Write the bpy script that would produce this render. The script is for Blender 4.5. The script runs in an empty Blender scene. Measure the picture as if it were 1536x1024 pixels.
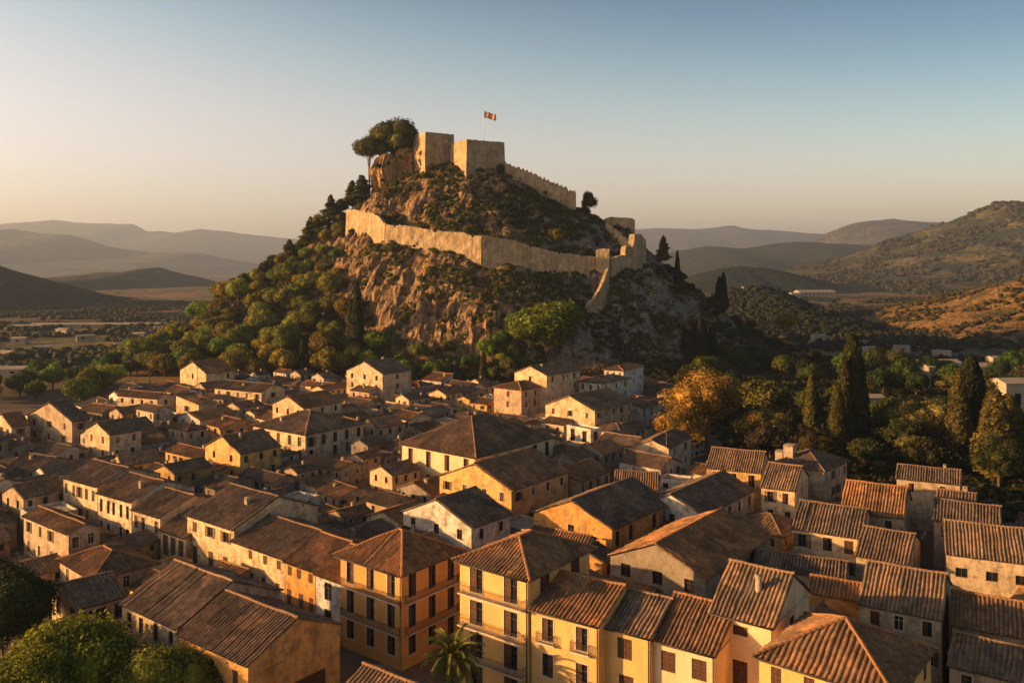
import bpy, math, random
import numpy as np
random.seed(7); RNG = np.random.default_rng(7)
sc = bpy.context.scene
COL = sc.collection
R = math.radians
# ---------------------------------------------------------------- camera
F = 1280.0; HC = 50.0; HOR = 400.0          # focal length in photo pixels, eye height, horizon row
cam = bpy.data.cameras.new("camera"); camo = bpy.data.objects.new("camera", cam); COL.objects.link(camo)
camo.location = (0, 0, HC); camo.rotation_euler = (R(90), 0, 0)
cam.sensor_width = 36; cam.lens = 30; cam.shift_y = -112/1536; cam.clip_start = 1; cam.clip_end = 60000
sc.camera = camo
# ---------------------------------------------------------------- light
SUN_EL = R(11); SUN_AZ = math.atan2(-1.0, -0.09)          # azimuth of the sun measured from +Y towards +X
sd = (math.sin(SUN_AZ)*math.cos(SUN_EL), math.cos(SUN_AZ)*math.cos(SUN_EL), math.sin(SUN_EL))
sun = bpy.data.lights.new("sun", 'SUN'); sun.energy = 5.0; sun.angle = R(0.6); sun.color = (1.0, 0.56, 0.205)
suno = bpy.data.objects.new("sun", sun); COL.objects.link(suno)
from mathutils import Vector
suno.rotation_euler = Vector(sd).to_track_quat('Z', 'Y').to_euler()
w = bpy.data.worlds.new("World"); sc.world = w; w.use_nodes = True
wn = w.node_tree.nodes; wl = w.node_tree.links
bg = wn['Background']; sky = wn.new('ShaderNodeTexSky'); sky.sky_type = 'NISHITA'; sky.sun_disc = False
sky.sun_elevation = SUN_EL; sky.sun_rotation = SUN_AZ % (2*math.pi); sky.air_density = 1.0; sky.dust_density = 1.5; sky.ozone_density = 1.5
# the evening sky grades from peach near the horizon to slate blue overhead, a little brighter towards the sun
tcw = wn.new('ShaderNodeTexCoord'); sxw = wn.new('ShaderNodeSeparateXYZ'); wl.new(tcw.outputs['Generated'], sxw.inputs[0])
kx = wn.new('ShaderNodeMath'); kx.operation = 'MULTIPLY_ADD'; kx.inputs[1].default_value = .13; wl.new(sxw.outputs[0], kx.inputs[0]); wl.new(sxw.outputs[2], kx.inputs[2])
rw = wn.new('ShaderNodeValToRGB'); ew = rw.color_ramp.elements
STW = [(0, (1.90, 1.46, 1.44)), (.07, (2.1, 1.52, 1.42)), (.14, (2.15, 1.52, 1.30)), (.2, (1.62, 1.42, 1.22)), (.25, (1.15, 1.17, 1.08)), (.30, (.72, .86, .90)), (.36, (.44, .60, .70)), (.5, (.40, .52, .60)), (1, (.27, .37, .44))]; rw.color_ramp.interpolation = 'B_SPLINE'
while len(ew) < len(STW): ew.new(.5)
for q_, (p_, c_) in zip(ew, STW): q_.position = p_; q_.color = (*[v_/2.5 for v_ in c_], 1)
wl.new(kx.outputs[0], rw.inputs[0]); mw = wn.new('ShaderNodeMix'); mw.data_type = 'RGBA'; mw.blend_type = 'MULTIPLY'; mw.inputs[0].default_value = 1
wl.new(sky.outputs[0], mw.inputs[6]); wl.new(rw.outputs[0], mw.inputs[7]); vs = wn.new('ShaderNodeVectorMath'); vs.operation = 'SCALE'; vs.inputs['Scale'].default_value = 2.5; wl.new(mw.outputs[2], vs.inputs[0]); wl.new(vs.outputs[0], bg.inputs[0]); bg.inputs[1].default_value = 0.070
sc.view_settings.view_transform = 'Standard'; sc.view_settings.look = 'None'; sc.view_settings.exposure = 1.38; sc.view_settings.gamma = 1.0
sc.view_settings.use_curve_mapping = False
sc.cycles.use_denoising = True
try: sc.cycles.denoiser = 'OPENIMAGEDENOISE'
except Exception: pass
sc.cycles.max_bounces = 6; sc.cycles.diffuse_bounces = 3; sc.cycles.glossy_bounces = 2; sc.cycles.transmission_bounces = 2
sc.cycles.volume_bounces = 0; sc.cycles.transparent_max_bounces = 8
sc.cycles.caustics_reflective = False; sc.cycles.caustics_refractive = False

def P(px, py, Y): return np.array(((px-768)/F*Y, Y, HC-(py-HOR)/F*Y))
def toPx(X, Y, Z): return (768+F*X/Y, HOR+(HC-Z)*F/Y)
# ---------------------------------------------------------------- numpy noise
_L = np.random.default_rng(3).random((64, 64, 64))
def noise3(x, y, z):
    xi = np.floor(x).astype(int); yi = np.floor(y).astype(int); zi = np.floor(z).astype(int)
    fx = x-xi; fy = y-yi; fz = z-zi
    fx = fx*fx*(3-2*fx); fy = fy*fy*(3-2*fy); fz = fz*fz*(3-2*fz)
    def g(a, b, c): return _L[(xi+a) & 63, (yi+b) & 63, (zi+c) & 63]
    r = 0
    for a, wa in ((0, 1-fx), (1, fx)):
        for b, wb in ((0, 1-fy), (1, fy)):
            r = r + wa*wb*(g(a, b, 0)*(1-fz)+g(a, b, 1)*fz)
    return r*2-1
def fbm(x, y, z=0.0, o=4):
    x = np.asarray(x, float); y = np.asarray(y, float); z = np.zeros_like(x)+z
    r = 0; a = 1.0; s = 0
    for i in range(o):
        r = r+a*noise3(x+17.3*i, y+5.7*i, z+9.1*i); s += a; a *= .5; x = x*2.03; y = y*2.03; z = z*2.03
    return r/s
# ---------------------------------------------------------------- mesh building
class MB:
    def __init__(s): s.v = []; s.f4 = []; s.f3 = []; s.m4 = []; s.m3 = []; s.n = 0; s.uv = []; s.s4 = []; s.s3 = []
    def add(s, V, Q=None, T=None, mat=0, uv=None, smooth=False):
        V = np.asarray(V, float).reshape(-1, 3)
        s.v.append(V); s.uv.append(np.zeros((len(V), 2)) if uv is None else np.asarray(uv, float))
        if Q is not None and len(Q):
            Q = np.asarray(Q, int).reshape(-1, 4); s.f4.append(Q+s.n); s.m4.append(np.full(len(Q), mat)); s.s4.append(np.full(len(Q), smooth))
        if T is not None and len(T):
            T = np.asarray(T, int).reshape(-1, 3); s.f3.append(T+s.n); s.m3.append(np.full(len(T), mat)); s.s3.append(np.full(len(T), smooth))
        s.n += len(V)
    def quad(s, a, b, c, d, mat=0, uv=None): s.add([a, b, c, d], Q=[[0, 1, 2, 3]], mat=mat, uv=uv)
    def box(s, lo, hi, mat=0):
        x0, y0, z0 = lo; x1, y1, z1 = hi
        V = [(x0, y0, z0), (x1, y0, z0), (x1, y1, z0), (x0, y1, z0), (x0, y0, z1), (x1, y0, z1), (x1, y1, z1), (x0, y1, z1)]
        s.add(V, Q=[[0, 3, 2, 1], [4, 5, 6, 7], [0, 1, 5, 4], [1, 2, 6, 5], [2, 3, 7, 6], [3, 0, 4, 7]], mat=mat)
    def obox(s, O, A, B, C, mat=0):      # box from corner O along vectors A,B,C
        O, A, B, C = map(lambda q: np.asarray(q, float), (O, A, B, C))
        V = [O, O+A, O+A+B, O+B, O+C, O+A+C, O+A+B+C, O+B+C]
        s.add(V, Q=[[0, 3, 2, 1], [4, 5, 6, 7], [0, 1, 5, 4], [1, 2, 6, 5], [2, 3, 7, 6], [3, 0, 4, 7]], mat=mat)
    def tube(s, pts, rad, n=6, mat=0, smooth=True):
        pts = np.asarray(pts, float); m = len(pts)
        rad = np.broadcast_to(np.asarray(rad, float), (m,))
        t = np.gradient(pts, axis=0); t /= np.linalg.norm(t, axis=1)[:, None]+1e-9
        ref = np.array((0, 0, 1.)) if abs(t[0][2]) < .9 else np.array((1., 0, 0))
        u = np.cross(t, ref); u /= np.linalg.norm(u, axis=1)[:, None]+1e-9; vv = np.cross(t, u)
        an = np.linspace(0, 2*np.pi, n, endpoint=False)
        V = pts[:, None, :]+rad[:, None, None]*(np.cos(an)[None, :, None]*u[:, None, :]+np.sin(an)[None, :, None]*vv[:, None, :])
        i = np.arange(m-1)[:, None]*n; j = np.arange(n)[None, :]; k = (j+1) % n
        Q = np.stack([i+j, i+k, i+n+k, i+n+j], -1).reshape(-1, 4)
        V = np.concatenate([V.reshape(-1, 3), pts[:1], pts[-1:]])
        T = [[m*n, (q+1) % n, q] for q in range(n)]+[[m*n+1, (m-1)*n+q, (m-1)*n+(q+1) % n] for q in range(n)]
        s.add(V, Q=Q, T=T, mat=mat, smooth=smooth)
    def grid(s, V, mat=0, uv=None, smooth=True):      # V (r,c,3)
        r, c = V.shape[:2]; i = np.arange(r-1)[:, None]*c; j = np.arange(c-1)[None, :]
        Q = np.stack([i+j, i+j+1, i+c+j+1, i+c+j], -1).reshape(-1, 4)
        s.add(V.reshape(-1, 3), Q=Q, mat=mat, uv=None if uv is None else uv.reshape(-1, 2), smooth=smooth)
    def mesh(s, name, mats):
        me = bpy.data.meshes.new(name); V = np.concatenate(s.v) if s.v else np.zeros((0, 3))
        q = np.concatenate(s.f4) if s.f4 else np.zeros((0, 4), int); t = np.concatenate(s.f3) if s.f3 else np.zeros((0, 3), int)
        me.vertices.add(len(V)); me.vertices.foreach_set('co', V.astype(np.float32).ravel())
        L = np.concatenate([q.ravel(), t.ravel()]); me.loops.add(len(L)); me.loops.foreach_set('vertex_index', L.astype(np.int32))
        st = np.concatenate([np.arange(len(q))*4, len(q)*4+np.arange(len(t))*3]); me.polygons.add(len(st))
        me.polygons.foreach_set('loop_start', st.astype(np.int32))
        mi = np.concatenate(s.m4+s.m3) if (s.m4 or s.m3) else np.zeros(0, int)
        me.polygons.foreach_set('material_index', mi.astype(np.int32))
        sm = np.concatenate(s.s4+s.s3) if (s.s4 or s.s3) else np.zeros(0, bool)
        me.polygons.foreach_set('use_smooth', sm.astype(bool))
        uv = np.concatenate(s.uv)
        if uv.any():
            l = me.uv_layers.new(name='UVMap'); l.data.foreach_set('uv', uv[L].astype(np.float32).ravel())
        for m in mats: me.materials.append(m)
        me.update(calc_edges=True); me.validate()
        return me
    def build(s, name, mats, parent=None, color=None):
        return mkobj(name, s.mesh(name, mats if isinstance(mats, (list, tuple)) else [mats]), parent, color)
def mkobj(name, me, parent=None, color=None):
    o = bpy.data.objects.new(name, me); COL.objects.link(o); o.parent = parent
    if color is not None: o.color = (*color, 1)
    return o
def tag(o, label=None, cat=None, group=None, kind=None):
    if label: o['label'] = label
    if cat: o['category'] = cat
    if group: o['group'] = group
    if kind: o['kind'] = kind
    return o
def empty(name, loc, rz=0):
    o = bpy.data.objects.new(name, None); COL.objects.link(o); o.location = loc; o.rotation_euler = (0, 0, rz); o.empty_display_size = 1
    return o
def copy_tree(o, parent=None, kids=None):
    c = o.copy(); COL.objects.link(c); c.parent = parent
    for ch in KIDS.get(o.name, []): copy_tree(ch, c)
    return c
KIDS = {}
def index_kids(o):
    KIDS[o.name] = list(o.children)
    for c in o.children: index_kids(c)
# ---------------------------------------------------------------- materials
def mat(name):
    m = bpy.data.materials.new(name); m.use_nodes = True; nt = m.node_tree; b = nt.nodes['Principled BSDF']
    b.inputs['Roughness'].default_value = .85
    if 'Specular IOR Level' in b.inputs: b.inputs['Specular IOR Level'].default_value = .25
    return m, nt, b
def N(nt, t, **k):
    n = nt.nodes.new(t)
    for a, v in k.items():
        if a.startswith('i_'): n.inputs[int(a[2:]) if a[2:].isdigit() else a[2:]].default_value = v
        else: setattr(n, a, v)
    return n
def noise(nt, scale, detail=4, vec=None, rough=.55, dist=0):
    n = N(nt, 'ShaderNodeTexNoise'); n.inputs['Scale'].default_value = scale; n.inputs['Detail'].default_value = detail
    n.inputs['Roughness'].default_value = rough; n.inputs['Distortion'].default_value = dist
    if vec is not None: nt.links.new(vec, n.inputs['Vector'])
    return n.outputs[0]
def ramp(nt, fac, stops):
    r = N(nt, 'ShaderNodeValToRGB'); e = r.color_ramp.elements
    while len(e) < len(stops): e.new(.5)
    for q, (p, c) in zip(e, stops): q.position = p; q.color = (*c, 1) if len(c) == 3 else c
    nt.links.new(fac, r.inputs[0]); return r.outputs[0]
def mix(nt, fac, a, b, blend='MIX'):
    m = N(nt, 'ShaderNodeMix', data_type='RGBA', blend_type=blend)
    for s, v in ((m.inputs[0], fac), (m.inputs[6], a), (m.inputs[7], b)):
        if isinstance(v, (int, float)): s.default_value = v
        elif isinstance(v, tuple): s.default_value = (*v, 1) if len(v) == 3 else v
        else: nt.links.new(v, s)
    return m.outputs[2]
def math_(nt, op, a, b=None, clamp=False):
    m = N(nt, 'ShaderNodeMath', operation=op, use_clamp=clamp)
    for s, v in zip(m.inputs, (a, b)):
        if v is None: continue
        if isinstance(v, (int, float)): s.default_value = v
        else: nt.links.new(v, s)
    return m.outputs[0]
def bump(nt, b, h, strength=.4, dist=.1):
    n = N(nt, 'ShaderNodeBump'); n.inputs['Strength'].default_value = strength; n.inputs['Distance'].default_value = dist
    nt.links.new(h, n.inputs['Height']); nt.links.new(n.outputs[0], b.inputs['Normal'])
def scaled(nt, vec, s):
    m = N(nt, 'ShaderNodeMapping'); m.inputs['Scale'].default_value = s; nt.links.new(vec, m.inputs['Vector']); return m.outputs[0]
g3 = lambda v: (v, v, v)
# roof tiles: colour per object, per tile, per patch
M_ROOF, nt, b = mat('roof_tile')
oi = N(nt, 'ShaderNodeObjectInfo'); tc = N(nt, 'ShaderNodeTexCoord'); geo = N(nt, 'ShaderNodeNewGeometry')
cell = scaled(nt, tc.outputs['UV'], (1/.46, 1/.5, 1))
wn_ = N(nt, 'ShaderNodeTexWhiteNoise'); fl = N(nt, 'ShaderNodeVectorMath', operation='FLOOR'); nt.links.new(cell, fl.inputs[0]); nt.links.new(fl.outputs[0], wn_.inputs['Vector'])
tile = ramp(nt, wn_.outputs['Value'], [(0, g3(.72)), (.5, g3(.95)), (.9, g3(1.12)), (1, (1.5, 1.4, 1.3))])
c1 = mix(nt, 1.0, oi.outputs['Color'], tile, 'MULTIPLY')
blot = ramp(nt, noise(nt, .35, 5, geo.outputs['Position'], .65), [(.3, g3(.65)), (.5, g3(.95)), (.7, (1.25, 1.2, 1.1))])
c2 = mix(nt, 1.0, c1, blot, 'MULTIPLY')
vr = N(nt, 'ShaderNodeTexVoronoi', distance='CHEBYCHEV'); vr.inputs['Scale'].default_value = .16; nt.links.new(cell, vr.inputs['Vector']); sv = N(nt, 'ShaderNodeSeparateColor'); nt.links.new(vr.outputs['Color'], sv.inputs[0])
c2 = mix(nt, ramp(nt, sv.outputs[0], [(.70, g3(0)), (.74, g3(.55))]), c2, mix(nt, 1.0, c2, (1.75, 1.5, 1.25), 'MULTIPLY')); c2 = mix(nt, ramp(nt, sv.outputs[1], [(.72, g3(0)), (.76, g3(.6))]), c2, mix(nt, 1.0, c2, g3(.5), 'MULTIPLY'))
lich = ramp(nt, noise(nt, 1.7, 6, geo.outputs['Position'], .7), [(.53, g3(0)), (.68, g3(.7))])
c3 = mix(nt, lich, c2, (.20, .17, .11))
soot = ramp(nt, noise(nt, .9, 5, geo.outputs['Position'], .7), [(.55, g3(0)), (.75, g3(.55))])
c4 = mix(nt, soot, c3, (.05, .038, .028))
nt.links.new(c4, b.inputs['Base Color']); bump(nt, b, noise(nt, 6, 5, geo.outputs['Position']), .5, .08); b.inputs['Roughness'].default_value = .95
# plaster
M_WALL, nt, b = mat('plaster'); oi = N(nt, 'ShaderNodeObjectInfo'); geo = N(nt, 'ShaderNodeNewGeometry')
pos = geo.outputs['Position']
n1 = noise(nt, .45, 6, pos, .65); st = noise(nt, 1.0, 5, scaled(nt, pos, (1.0, 1.0, .42)), .7); n3 = noise(nt, 4, 5, pos, .6)
c = mix(nt, 1.0, oi.outputs['Color'], ramp(nt, n1, [(.32, (.45, .41, .36)), (.5, g3(.9)), (.68, (1.12, 1.1, 1.05))]), 'MULTIPLY')
c = mix(nt, ramp(nt, st, [(.48, g3(0)), (.68, g3(.62))]), c, (.19, .135, .085))
c = mix(nt, ramp(nt, noise(nt, .8, 6, scaled(nt, pos, (1, 1, 1.5)), .7), [(.56, g3(0)), (.62, g3(.75))]), c, (.22, .16, .10))
c = mix(nt, 1.0, c, ramp(nt, n3, [(.3, g3(.82)), (.7, g3(1.1))]), 'MULTIPLY')
nt.links.new(c, b.inputs['Base Color']); bump(nt, b, n3, .25, .05); b.inputs['Roughness'].default_value = .92
# smoother plaster for the two large apartment houses
M_WALL2, nt, b = mat('painted_plaster'); oi = N(nt, 'ShaderNodeObjectInfo'); geo = N(nt, 'ShaderNodeNewGeometry'); pos = geo.outputs['Position']
n1 = noise(nt, .35, 6, pos, .6); st = noise(nt, 1.0, 5, scaled(nt, pos, (1.0, 1.0, .3)), .6); n3 = noise(nt, 3, 5, pos, .6)
c = mix(nt, 1.0, oi.outputs['Color'], ramp(nt, n1, [(.3, g3(.8)), (.7, g3(1.08))]), 'MULTIPLY')
c = mix(nt, ramp(nt, st, [(.5, g3(0)), (.75, g3(.35))]), c, (.28, .17, .08))
c = mix(nt, 1.0, c, ramp(nt, n3, [(.3, g3(.92)), (.7, g3(1.05))]), 'MULTIPLY')
nt.links.new(c, b.inputs['Base Color']); bump(nt, b, n3, .15, .05)
def plain(name, colr, rough=.8, var=.25, scale=3, metal=0):
    m, nt, b = mat(name); geo = N(nt, 'ShaderNodeNewGeometry')
    c = mix(nt, 1.0, colr, ramp(nt, noise(nt, scale, 4, geo.outputs['Position']), [(.3, g3(1-var)), (.7, g3(1+var))]), 'MULTIPLY')
    nt.links.new(c, b.inputs['Base Color']); b.inputs['Roughness'].default_value = rough; b.inputs['Metallic'].default_value = metal
    return m
M_GLASS = plain('window_glass', (.018, .017, .018), .12, .3, 1.5)
M_GLASS.node_tree.nodes['Principled BSDF'].inputs['Specular IOR Level'].default_value = .5
M_DARK = plain('dark_interior', (.012, .01, .009), .9)
M_WOOD = plain('shutter_wood', (.10, .042, .02), .7, .4, 4)
M_WOODG = plain('shutter_grey_wood', (.085, .06, .042), .75, .4, 4)
M_TRIM = plain('pale_trim', (.55, .45, .33), .85, .15)
M_IRON = plain('dark_iron', (.06, .045, .035), .6, .2)
M_BARK = plain('bark', (.10, .07, .045), .95, .4, 2)
M_STONE = plain('old_stone', (.32, .26, .18), .95, .35, 1.2)
M_WHITE = plain('white_paint', (.7, .66, .58), .6, .12)
M_CHIM = plain('chimney_plaster', (.34, .26, .18), .9, .4, 2)
# castle masonry
M_CASTLE, nt, b = mat('castle_masonry'); geo = N(nt, 'ShaderNodeNewGeometry'); pos = geo.outputs['Position']
n1 = noise(nt, .18, 7, pos, .65); st = noise(nt, 1, 6, scaled(nt, pos, (.7, .7, .09)), .65); n3 = noise(nt, 1.3, 6, pos, .7)
c = ramp(nt, n1, [(.3, (.30, .20, .10)), (.5, (.48, .34, .18)), (.7, (.60, .44, .25))])
c = mix(nt, ramp(nt, st, [(.47, g3(0)), (.7, g3(.7))]), c, (.19, .135, .08))
c = mix(nt, 1.0, c, ramp(nt, n3, [(.3, g3(.7)), (.7, g3(1.15))]), 'MULTIPLY')
nt.links.new(c, b.inputs['Base Color']); bk = N(nt, 'ShaderNodeTexBrick'); bk.inputs['Scale'].default_value = .55; bk.inputs['Mortar Size'].default_value = .025; bk.inputs['Color1'].default_value = (.75, .75, .75, 1); bk.inputs['Color2'].default_value = (1.1, 1.1, 1.1, 1); bk.inputs['Mortar'].default_value = (.55, .55, .55, 1); mp = N(nt, 'ShaderNodeMapping'); mp.inputs['Rotation'].default_value = (R(90), 0, 0); nt.links.new(pos, mp.inputs['Vector']); nt.links.new(mp.outputs[0], bk.inputs['Vector']); nt.links.new(mix(nt, .55, c, mix(nt, 1.0, c, bk.outputs[0], 'MULTIPLY')), b.inputs['Base Color']); bump(nt, b, n3, .8, .35)
# foliage
def foliage(name, transl=.25):
    m, nt, b = mat(name); oi = N(nt, 'ShaderNodeObjectInfo'); geo = N(nt, 'ShaderNodeNewGeometry')
    rp = ramp(nt, geo.outputs['Random Per Island'], [(0, g3(.45)), (.6, g3(1.0)), (1, (1.7, 1.55, 1.1))])
    c = mix(nt, 1.0, oi.outputs['Color'], rp, 'MULTIPLY')
    tc = N(nt, 'ShaderNodeTexCoord')
    c = mix(nt, 1.0, c, ramp(nt, noise(nt, 2.2, 3, tc.outputs['Object']), [(.3, (.6, .65, .6)), (.7, (1.4, 1.25, 1.0))]), 'MULTIPLY')
    nt.links.new(c, b.inputs['Base Color']); b.inputs['Roughness'].default_value = .75
    b.inputs['Specular IOR Level'].default_value = .15
    tr = N(nt, 'ShaderNodeBsdfTranslucent'); nt.links.new(c, tr.inputs[0]); ms = N(nt, 'ShaderNodeMixShader'); ms.inputs[0].default_value = transl
    nt.links.new(b.outputs[0], ms.inputs[1]); nt.links.new(tr.outputs[0], ms.inputs[2]); nt.links.new(ms.outputs[0], nt.nodes['Material Output'].inputs[0])
    return m
M_LEAF = foliage('foliage'); 
# hill rock and dry scrub
def terrain_mat(name, rock, dry, green, lo=.5, hi=.8, s=1.0, gthr=(.42, .62)):
    m, nt, b = mat(name); geo = N(nt, 'ShaderNodeNewGeometry'); pos = geo.outputs['Position']
    sx = N(nt, 'ShaderNodeSeparateXYZ'); nt.links.new(geo.outputs['Normal'], sx.inputs[0])
    nz = math_(nt, 'ADD', math_(nt, 'ABSOLUTE', sx.outputs[2]), math_(nt, 'MULTIPLY', math_(nt, 'SUBTRACT', noise(nt, .12*s, 6, pos, .7), .5), .9))
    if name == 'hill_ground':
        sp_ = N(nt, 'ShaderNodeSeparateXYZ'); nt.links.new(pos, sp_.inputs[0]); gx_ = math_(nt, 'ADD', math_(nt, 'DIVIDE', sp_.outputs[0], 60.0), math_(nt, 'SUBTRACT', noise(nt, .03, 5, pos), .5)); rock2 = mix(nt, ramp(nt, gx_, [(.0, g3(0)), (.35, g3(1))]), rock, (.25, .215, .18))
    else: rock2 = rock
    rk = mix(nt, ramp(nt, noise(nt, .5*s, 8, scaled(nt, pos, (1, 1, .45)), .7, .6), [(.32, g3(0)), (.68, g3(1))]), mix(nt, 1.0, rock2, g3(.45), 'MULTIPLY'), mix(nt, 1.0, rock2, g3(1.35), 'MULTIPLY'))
    gm = ramp(nt, noise(nt, .09*s, 8, pos, .72), [(gthr[0], g3(0)), (gthr[1], g3(1))])
    vg = mix(nt, gm, dry, green)
    vg = mix(nt, 1.0, vg, ramp(nt, noise(nt, .7*s, 6, pos, .75), [(.3, g3(.5)), (.7, g3(1.45))]), 'MULTIPLY')
    fac = ramp(nt, nz, [(lo, g3(0)), (hi, g3(1))])
    c = mix(nt, fac, rk, vg); nt.links.new(c, b.inputs['Base Color']); b.inputs['Roughness'].default_value = .98
    vo = N(nt, 'ShaderNodeTexVoronoi', feature='DISTANCE_TO_EDGE'); vo.inputs['Scale'].default_value = .22*s; nt.links.new(mix(nt, .25, pos, noise(nt, .3*s, 4, pos), 'ADD'), vo.inputs['Vector'])
    ck = math_(nt, 'MULTIPLY', math_(nt, 'MINIMUM', vo.outputs[0], .12), 3.0)
    bump(nt, b, math_(nt, 'ADD', noise(nt, .6*s, 8, pos, .7), ck), 1.0, 1.6/s)
    b.inputs['Specular IOR Level'].default_value = .05
    return m
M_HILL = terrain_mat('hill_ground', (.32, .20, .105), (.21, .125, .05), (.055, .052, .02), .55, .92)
# ================================================================ TERRAIN
# near ground / valley floor: one sheet to the horizon
M_GND, nt, b = mat('valley_ground'); geo = N(nt, 'ShaderNodeNewGeometry'); pos = geo.outputs['Position']
n1 = noise(nt, .006, 8, scaled(nt, pos, (1, .45, 1)), .7); n2 = noise(nt, .05, 7, scaled(nt, pos, (1, .5, 1)), .7); n3 = noise(nt, .4, 6, pos, .7)
vor = N(nt, 'ShaderNodeTexVoronoi'); vor.inputs['Scale'].default_value = .012; nt.links.new(scaled(nt, pos, (1, .6, 1)), vor.inputs['Vector'])
fld = mix(nt, ramp(nt, n2, [(.35, g3(0)), (.65, g3(1))]), (.17, .095, .042), (.26, .15, .07))
fld = mix(nt, .35, fld, mix(nt, 1.0, vor.outputs['Color'], (.4, .25, .13), 'MULTIPLY'))
gr = mix(nt, ramp(nt, n3, [(.3, g3(0)), (.7, g3(1))]), (.035, .04, .02), (.075, .075, .03))
c = mix(nt, ramp(nt, mix(nt, .5, n1, n2), [(.47, g3(0)), (.56, g3(1))]), fld, gr)
sp = N(nt, 'ShaderNodeSeparateXYZ'); nt.links.new(pos, sp.inputs[0])
town = ramp(nt, math_(nt, 'DIVIDE', sp.outputs[1], 1000.0), [(.30, g3(0)), (.36, g3(1))])
tg = mix(nt, n3, (.10, .07, .045), (.22, .16, .11))
c = mix(nt, town, tg, c)
nt.links.new(c, b.inputs['Base Color']); b.inputs['Roughness'].default_value = 1; b.inputs['Specular IOR Level'].default_value = .05
bump(nt, b, n3, .6, .5)
gy = np.concatenate([np.linspace(-300, 360, 12), 360*np.exp(np.linspace(0.02, math.log(19000/360.), 90))])
gx = np.sinh(np.linspace(-4.6, 4.6, 120))*340
GX, GY = np.meshgrid(gx, gy)
def groundz(X, Y):
    X = np.asarray(X, float); Y = np.asarray(Y, float)
    a = np.clip((Y-420)/500, 0, 1)
    return a*fbm(X/160, Y/160, 2.5, 3)*3.0-a*2.0
mb = MB(); mb.grid(np.stack([GX, GY, groundz(GX, GY)], -1)); tag(mb.build('ground', M_GND), 'brown town ground and patchy dry valley floor running to the horizon', None, None, 'structure')

# the castle hill : control points in photo pixels + distance, and in metres
cp = [P(*q) for q in [
 (600,268,490),(640,262,482),(690,258,476),(750,252,478),(640,250,500),(740,248,506),(575,290,478),(560,300,490),
 (545,305,492),(520,325,490),(500,336,490),(470,360,490),(430,392,490),(390,420,488),(350,448,485),(300,488,480),(262,530,470),
 (640,300,464),(700,315,456),(745,300,462),(790,300,470),(820,335,458),(862,330,470),(600,310,473),(620,340,456),(680,352,441),(760,362,440),
 (800,372,440),(860,385,445),(880,362,458),(905,372,462),(940,352,476),(780,340,452),(840,350,455),
 (525,345,466),(577,368,446),(650,380,434),(722,402,423),(800,405,427),(895,412,433),(905,455,426),(965,404,452),(935,410,442),
 (548,400,440),(590,430,424),(650,440,412),(720,460,402),(800,450,408),(860,475,404),(940,450,424),(1000,445,446),
 (520,470,432),(560,500,410),(610,525,396),(680,535,390),(760,540,388),(850,535,392),(940,530,402),(1040,540,416),(1130,550,430),(1200,550,450),
 (865,322,478),(905,340,480),(945,352,480),(975,405,472),(1010,425,476),(1050,450,480),(1090,487,482),(1150,522,484),(1220,548,484),(1265,562,482),
 (1000,480,430),(1070,470,462),(1100,520,446),(1040,500,430),
 (330,530,425),(390,520,415),(450,515,412),(400,460,455),(470,430,455),(520,405,455),(440,480,435),(480,395,478),(530,350,480),(360,480,455)]]
cp += [np.array(q, float) for q in [(-28,540,86),(-28,600,38),(-28,660,0),(80,540,50),(80,600,15),(100,640,0),(-120,540,45),(-140,600,5),
 (-196,430,0),(-170,395,0),(-130,380,0),(-90,377,1),(-60,374,1),(0,373,1),(60,378,0),(120,392,0),(170,415,0),(205,480,0),(190,560,0),(-205,500,0),(-195,570,0),
 (-240,450,-12),(-220,380,-12),(-120,350,-10),(-40,345,-10),(40,345,-10),(120,360,-10),(190,380,-12),(250,460,-12),(240,620,-12),(0,720,-14),(-240,640,-12),(130,720,-14),(-140,720,-14)]]
cp = np.array(cp)
def _k(r): return np.sqrt(r*r+9)
_D = _k(np.linalg.norm(cp[:, None, :2]-cp[None, :, :2], axis=2))
_A = np.block([[_D-np.eye(len(cp))*1.5, np.ones((len(cp), 1))], [np.ones((1, len(cp))), np.zeros((1, 1))]])
_W = np.linalg.solve(_A, np.append(cp[:, 2], 0))
hx = np.arange(-250, 262, 1.25); hy = np.arange(340, 730, 1.25)
HX, HY = np.meshgrid(hx, hy)
HZ = np.full(HX.shape, _W[-1])
for i in range(len(cp)): HZ += _W[i]*_k(np.hypot(HX-cp[i, 0], HY-cp[i, 1]))
gyv, gxv = np.gradient(HZ, 1.25); slope = np.hypot(gxv, gyv)
rk = np.clip((slope-.55)/1.0, 0, 1)
ridged = 1-np.abs(fbm(HX/17, HY/26, HZ/60, 5))*2
HZ2 = HZ+rk*(ridged-.45)*8+fbm(HX/9, HY/9, 1.0, 4)*1.3*(.35+rk)
hgt = np.clip(HZ/8, 0, 1); HZ2 = HZ+(HZ2-HZ)*hgt
def hillz(x, y):
    x = np.asarray(x, float); y = np.asarray(y, float)
    fx = np.clip((x-hx[0])/1.25, 0, len(hx)-1.001); fy = np.clip((y-hy[0])/1.25, 0, len(hy)-1.001)
    i = fx.astype(int); j = fy.astype(int); a = fx-i; c = fy-j
    z = HZ2[j, i]*(1-a)*(1-c)+HZ2[j, i+1]*a*(1-c)+HZ2[j+1, i]*(1-a)*c+HZ2[j+1, i+1]*a*c
    inside = (x > hx[0]) & (x < hx[-1]) & (y > hy[0]) & (y < hy[-1])
    return np.where(inside, z, -20)
def hslope(x, y):
    i = np.clip(((np.asarray(x)-hx[0])/1.25).astype(int), 0, len(hx)-1); j = np.clip(((np.asarray(y)-hy[0])/1.25).astype(int), 0, len(hy)-1)
    return slope[j, i]
def landz(x, y): return np.maximum(hillz(x, y), groundz(x, y))
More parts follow.
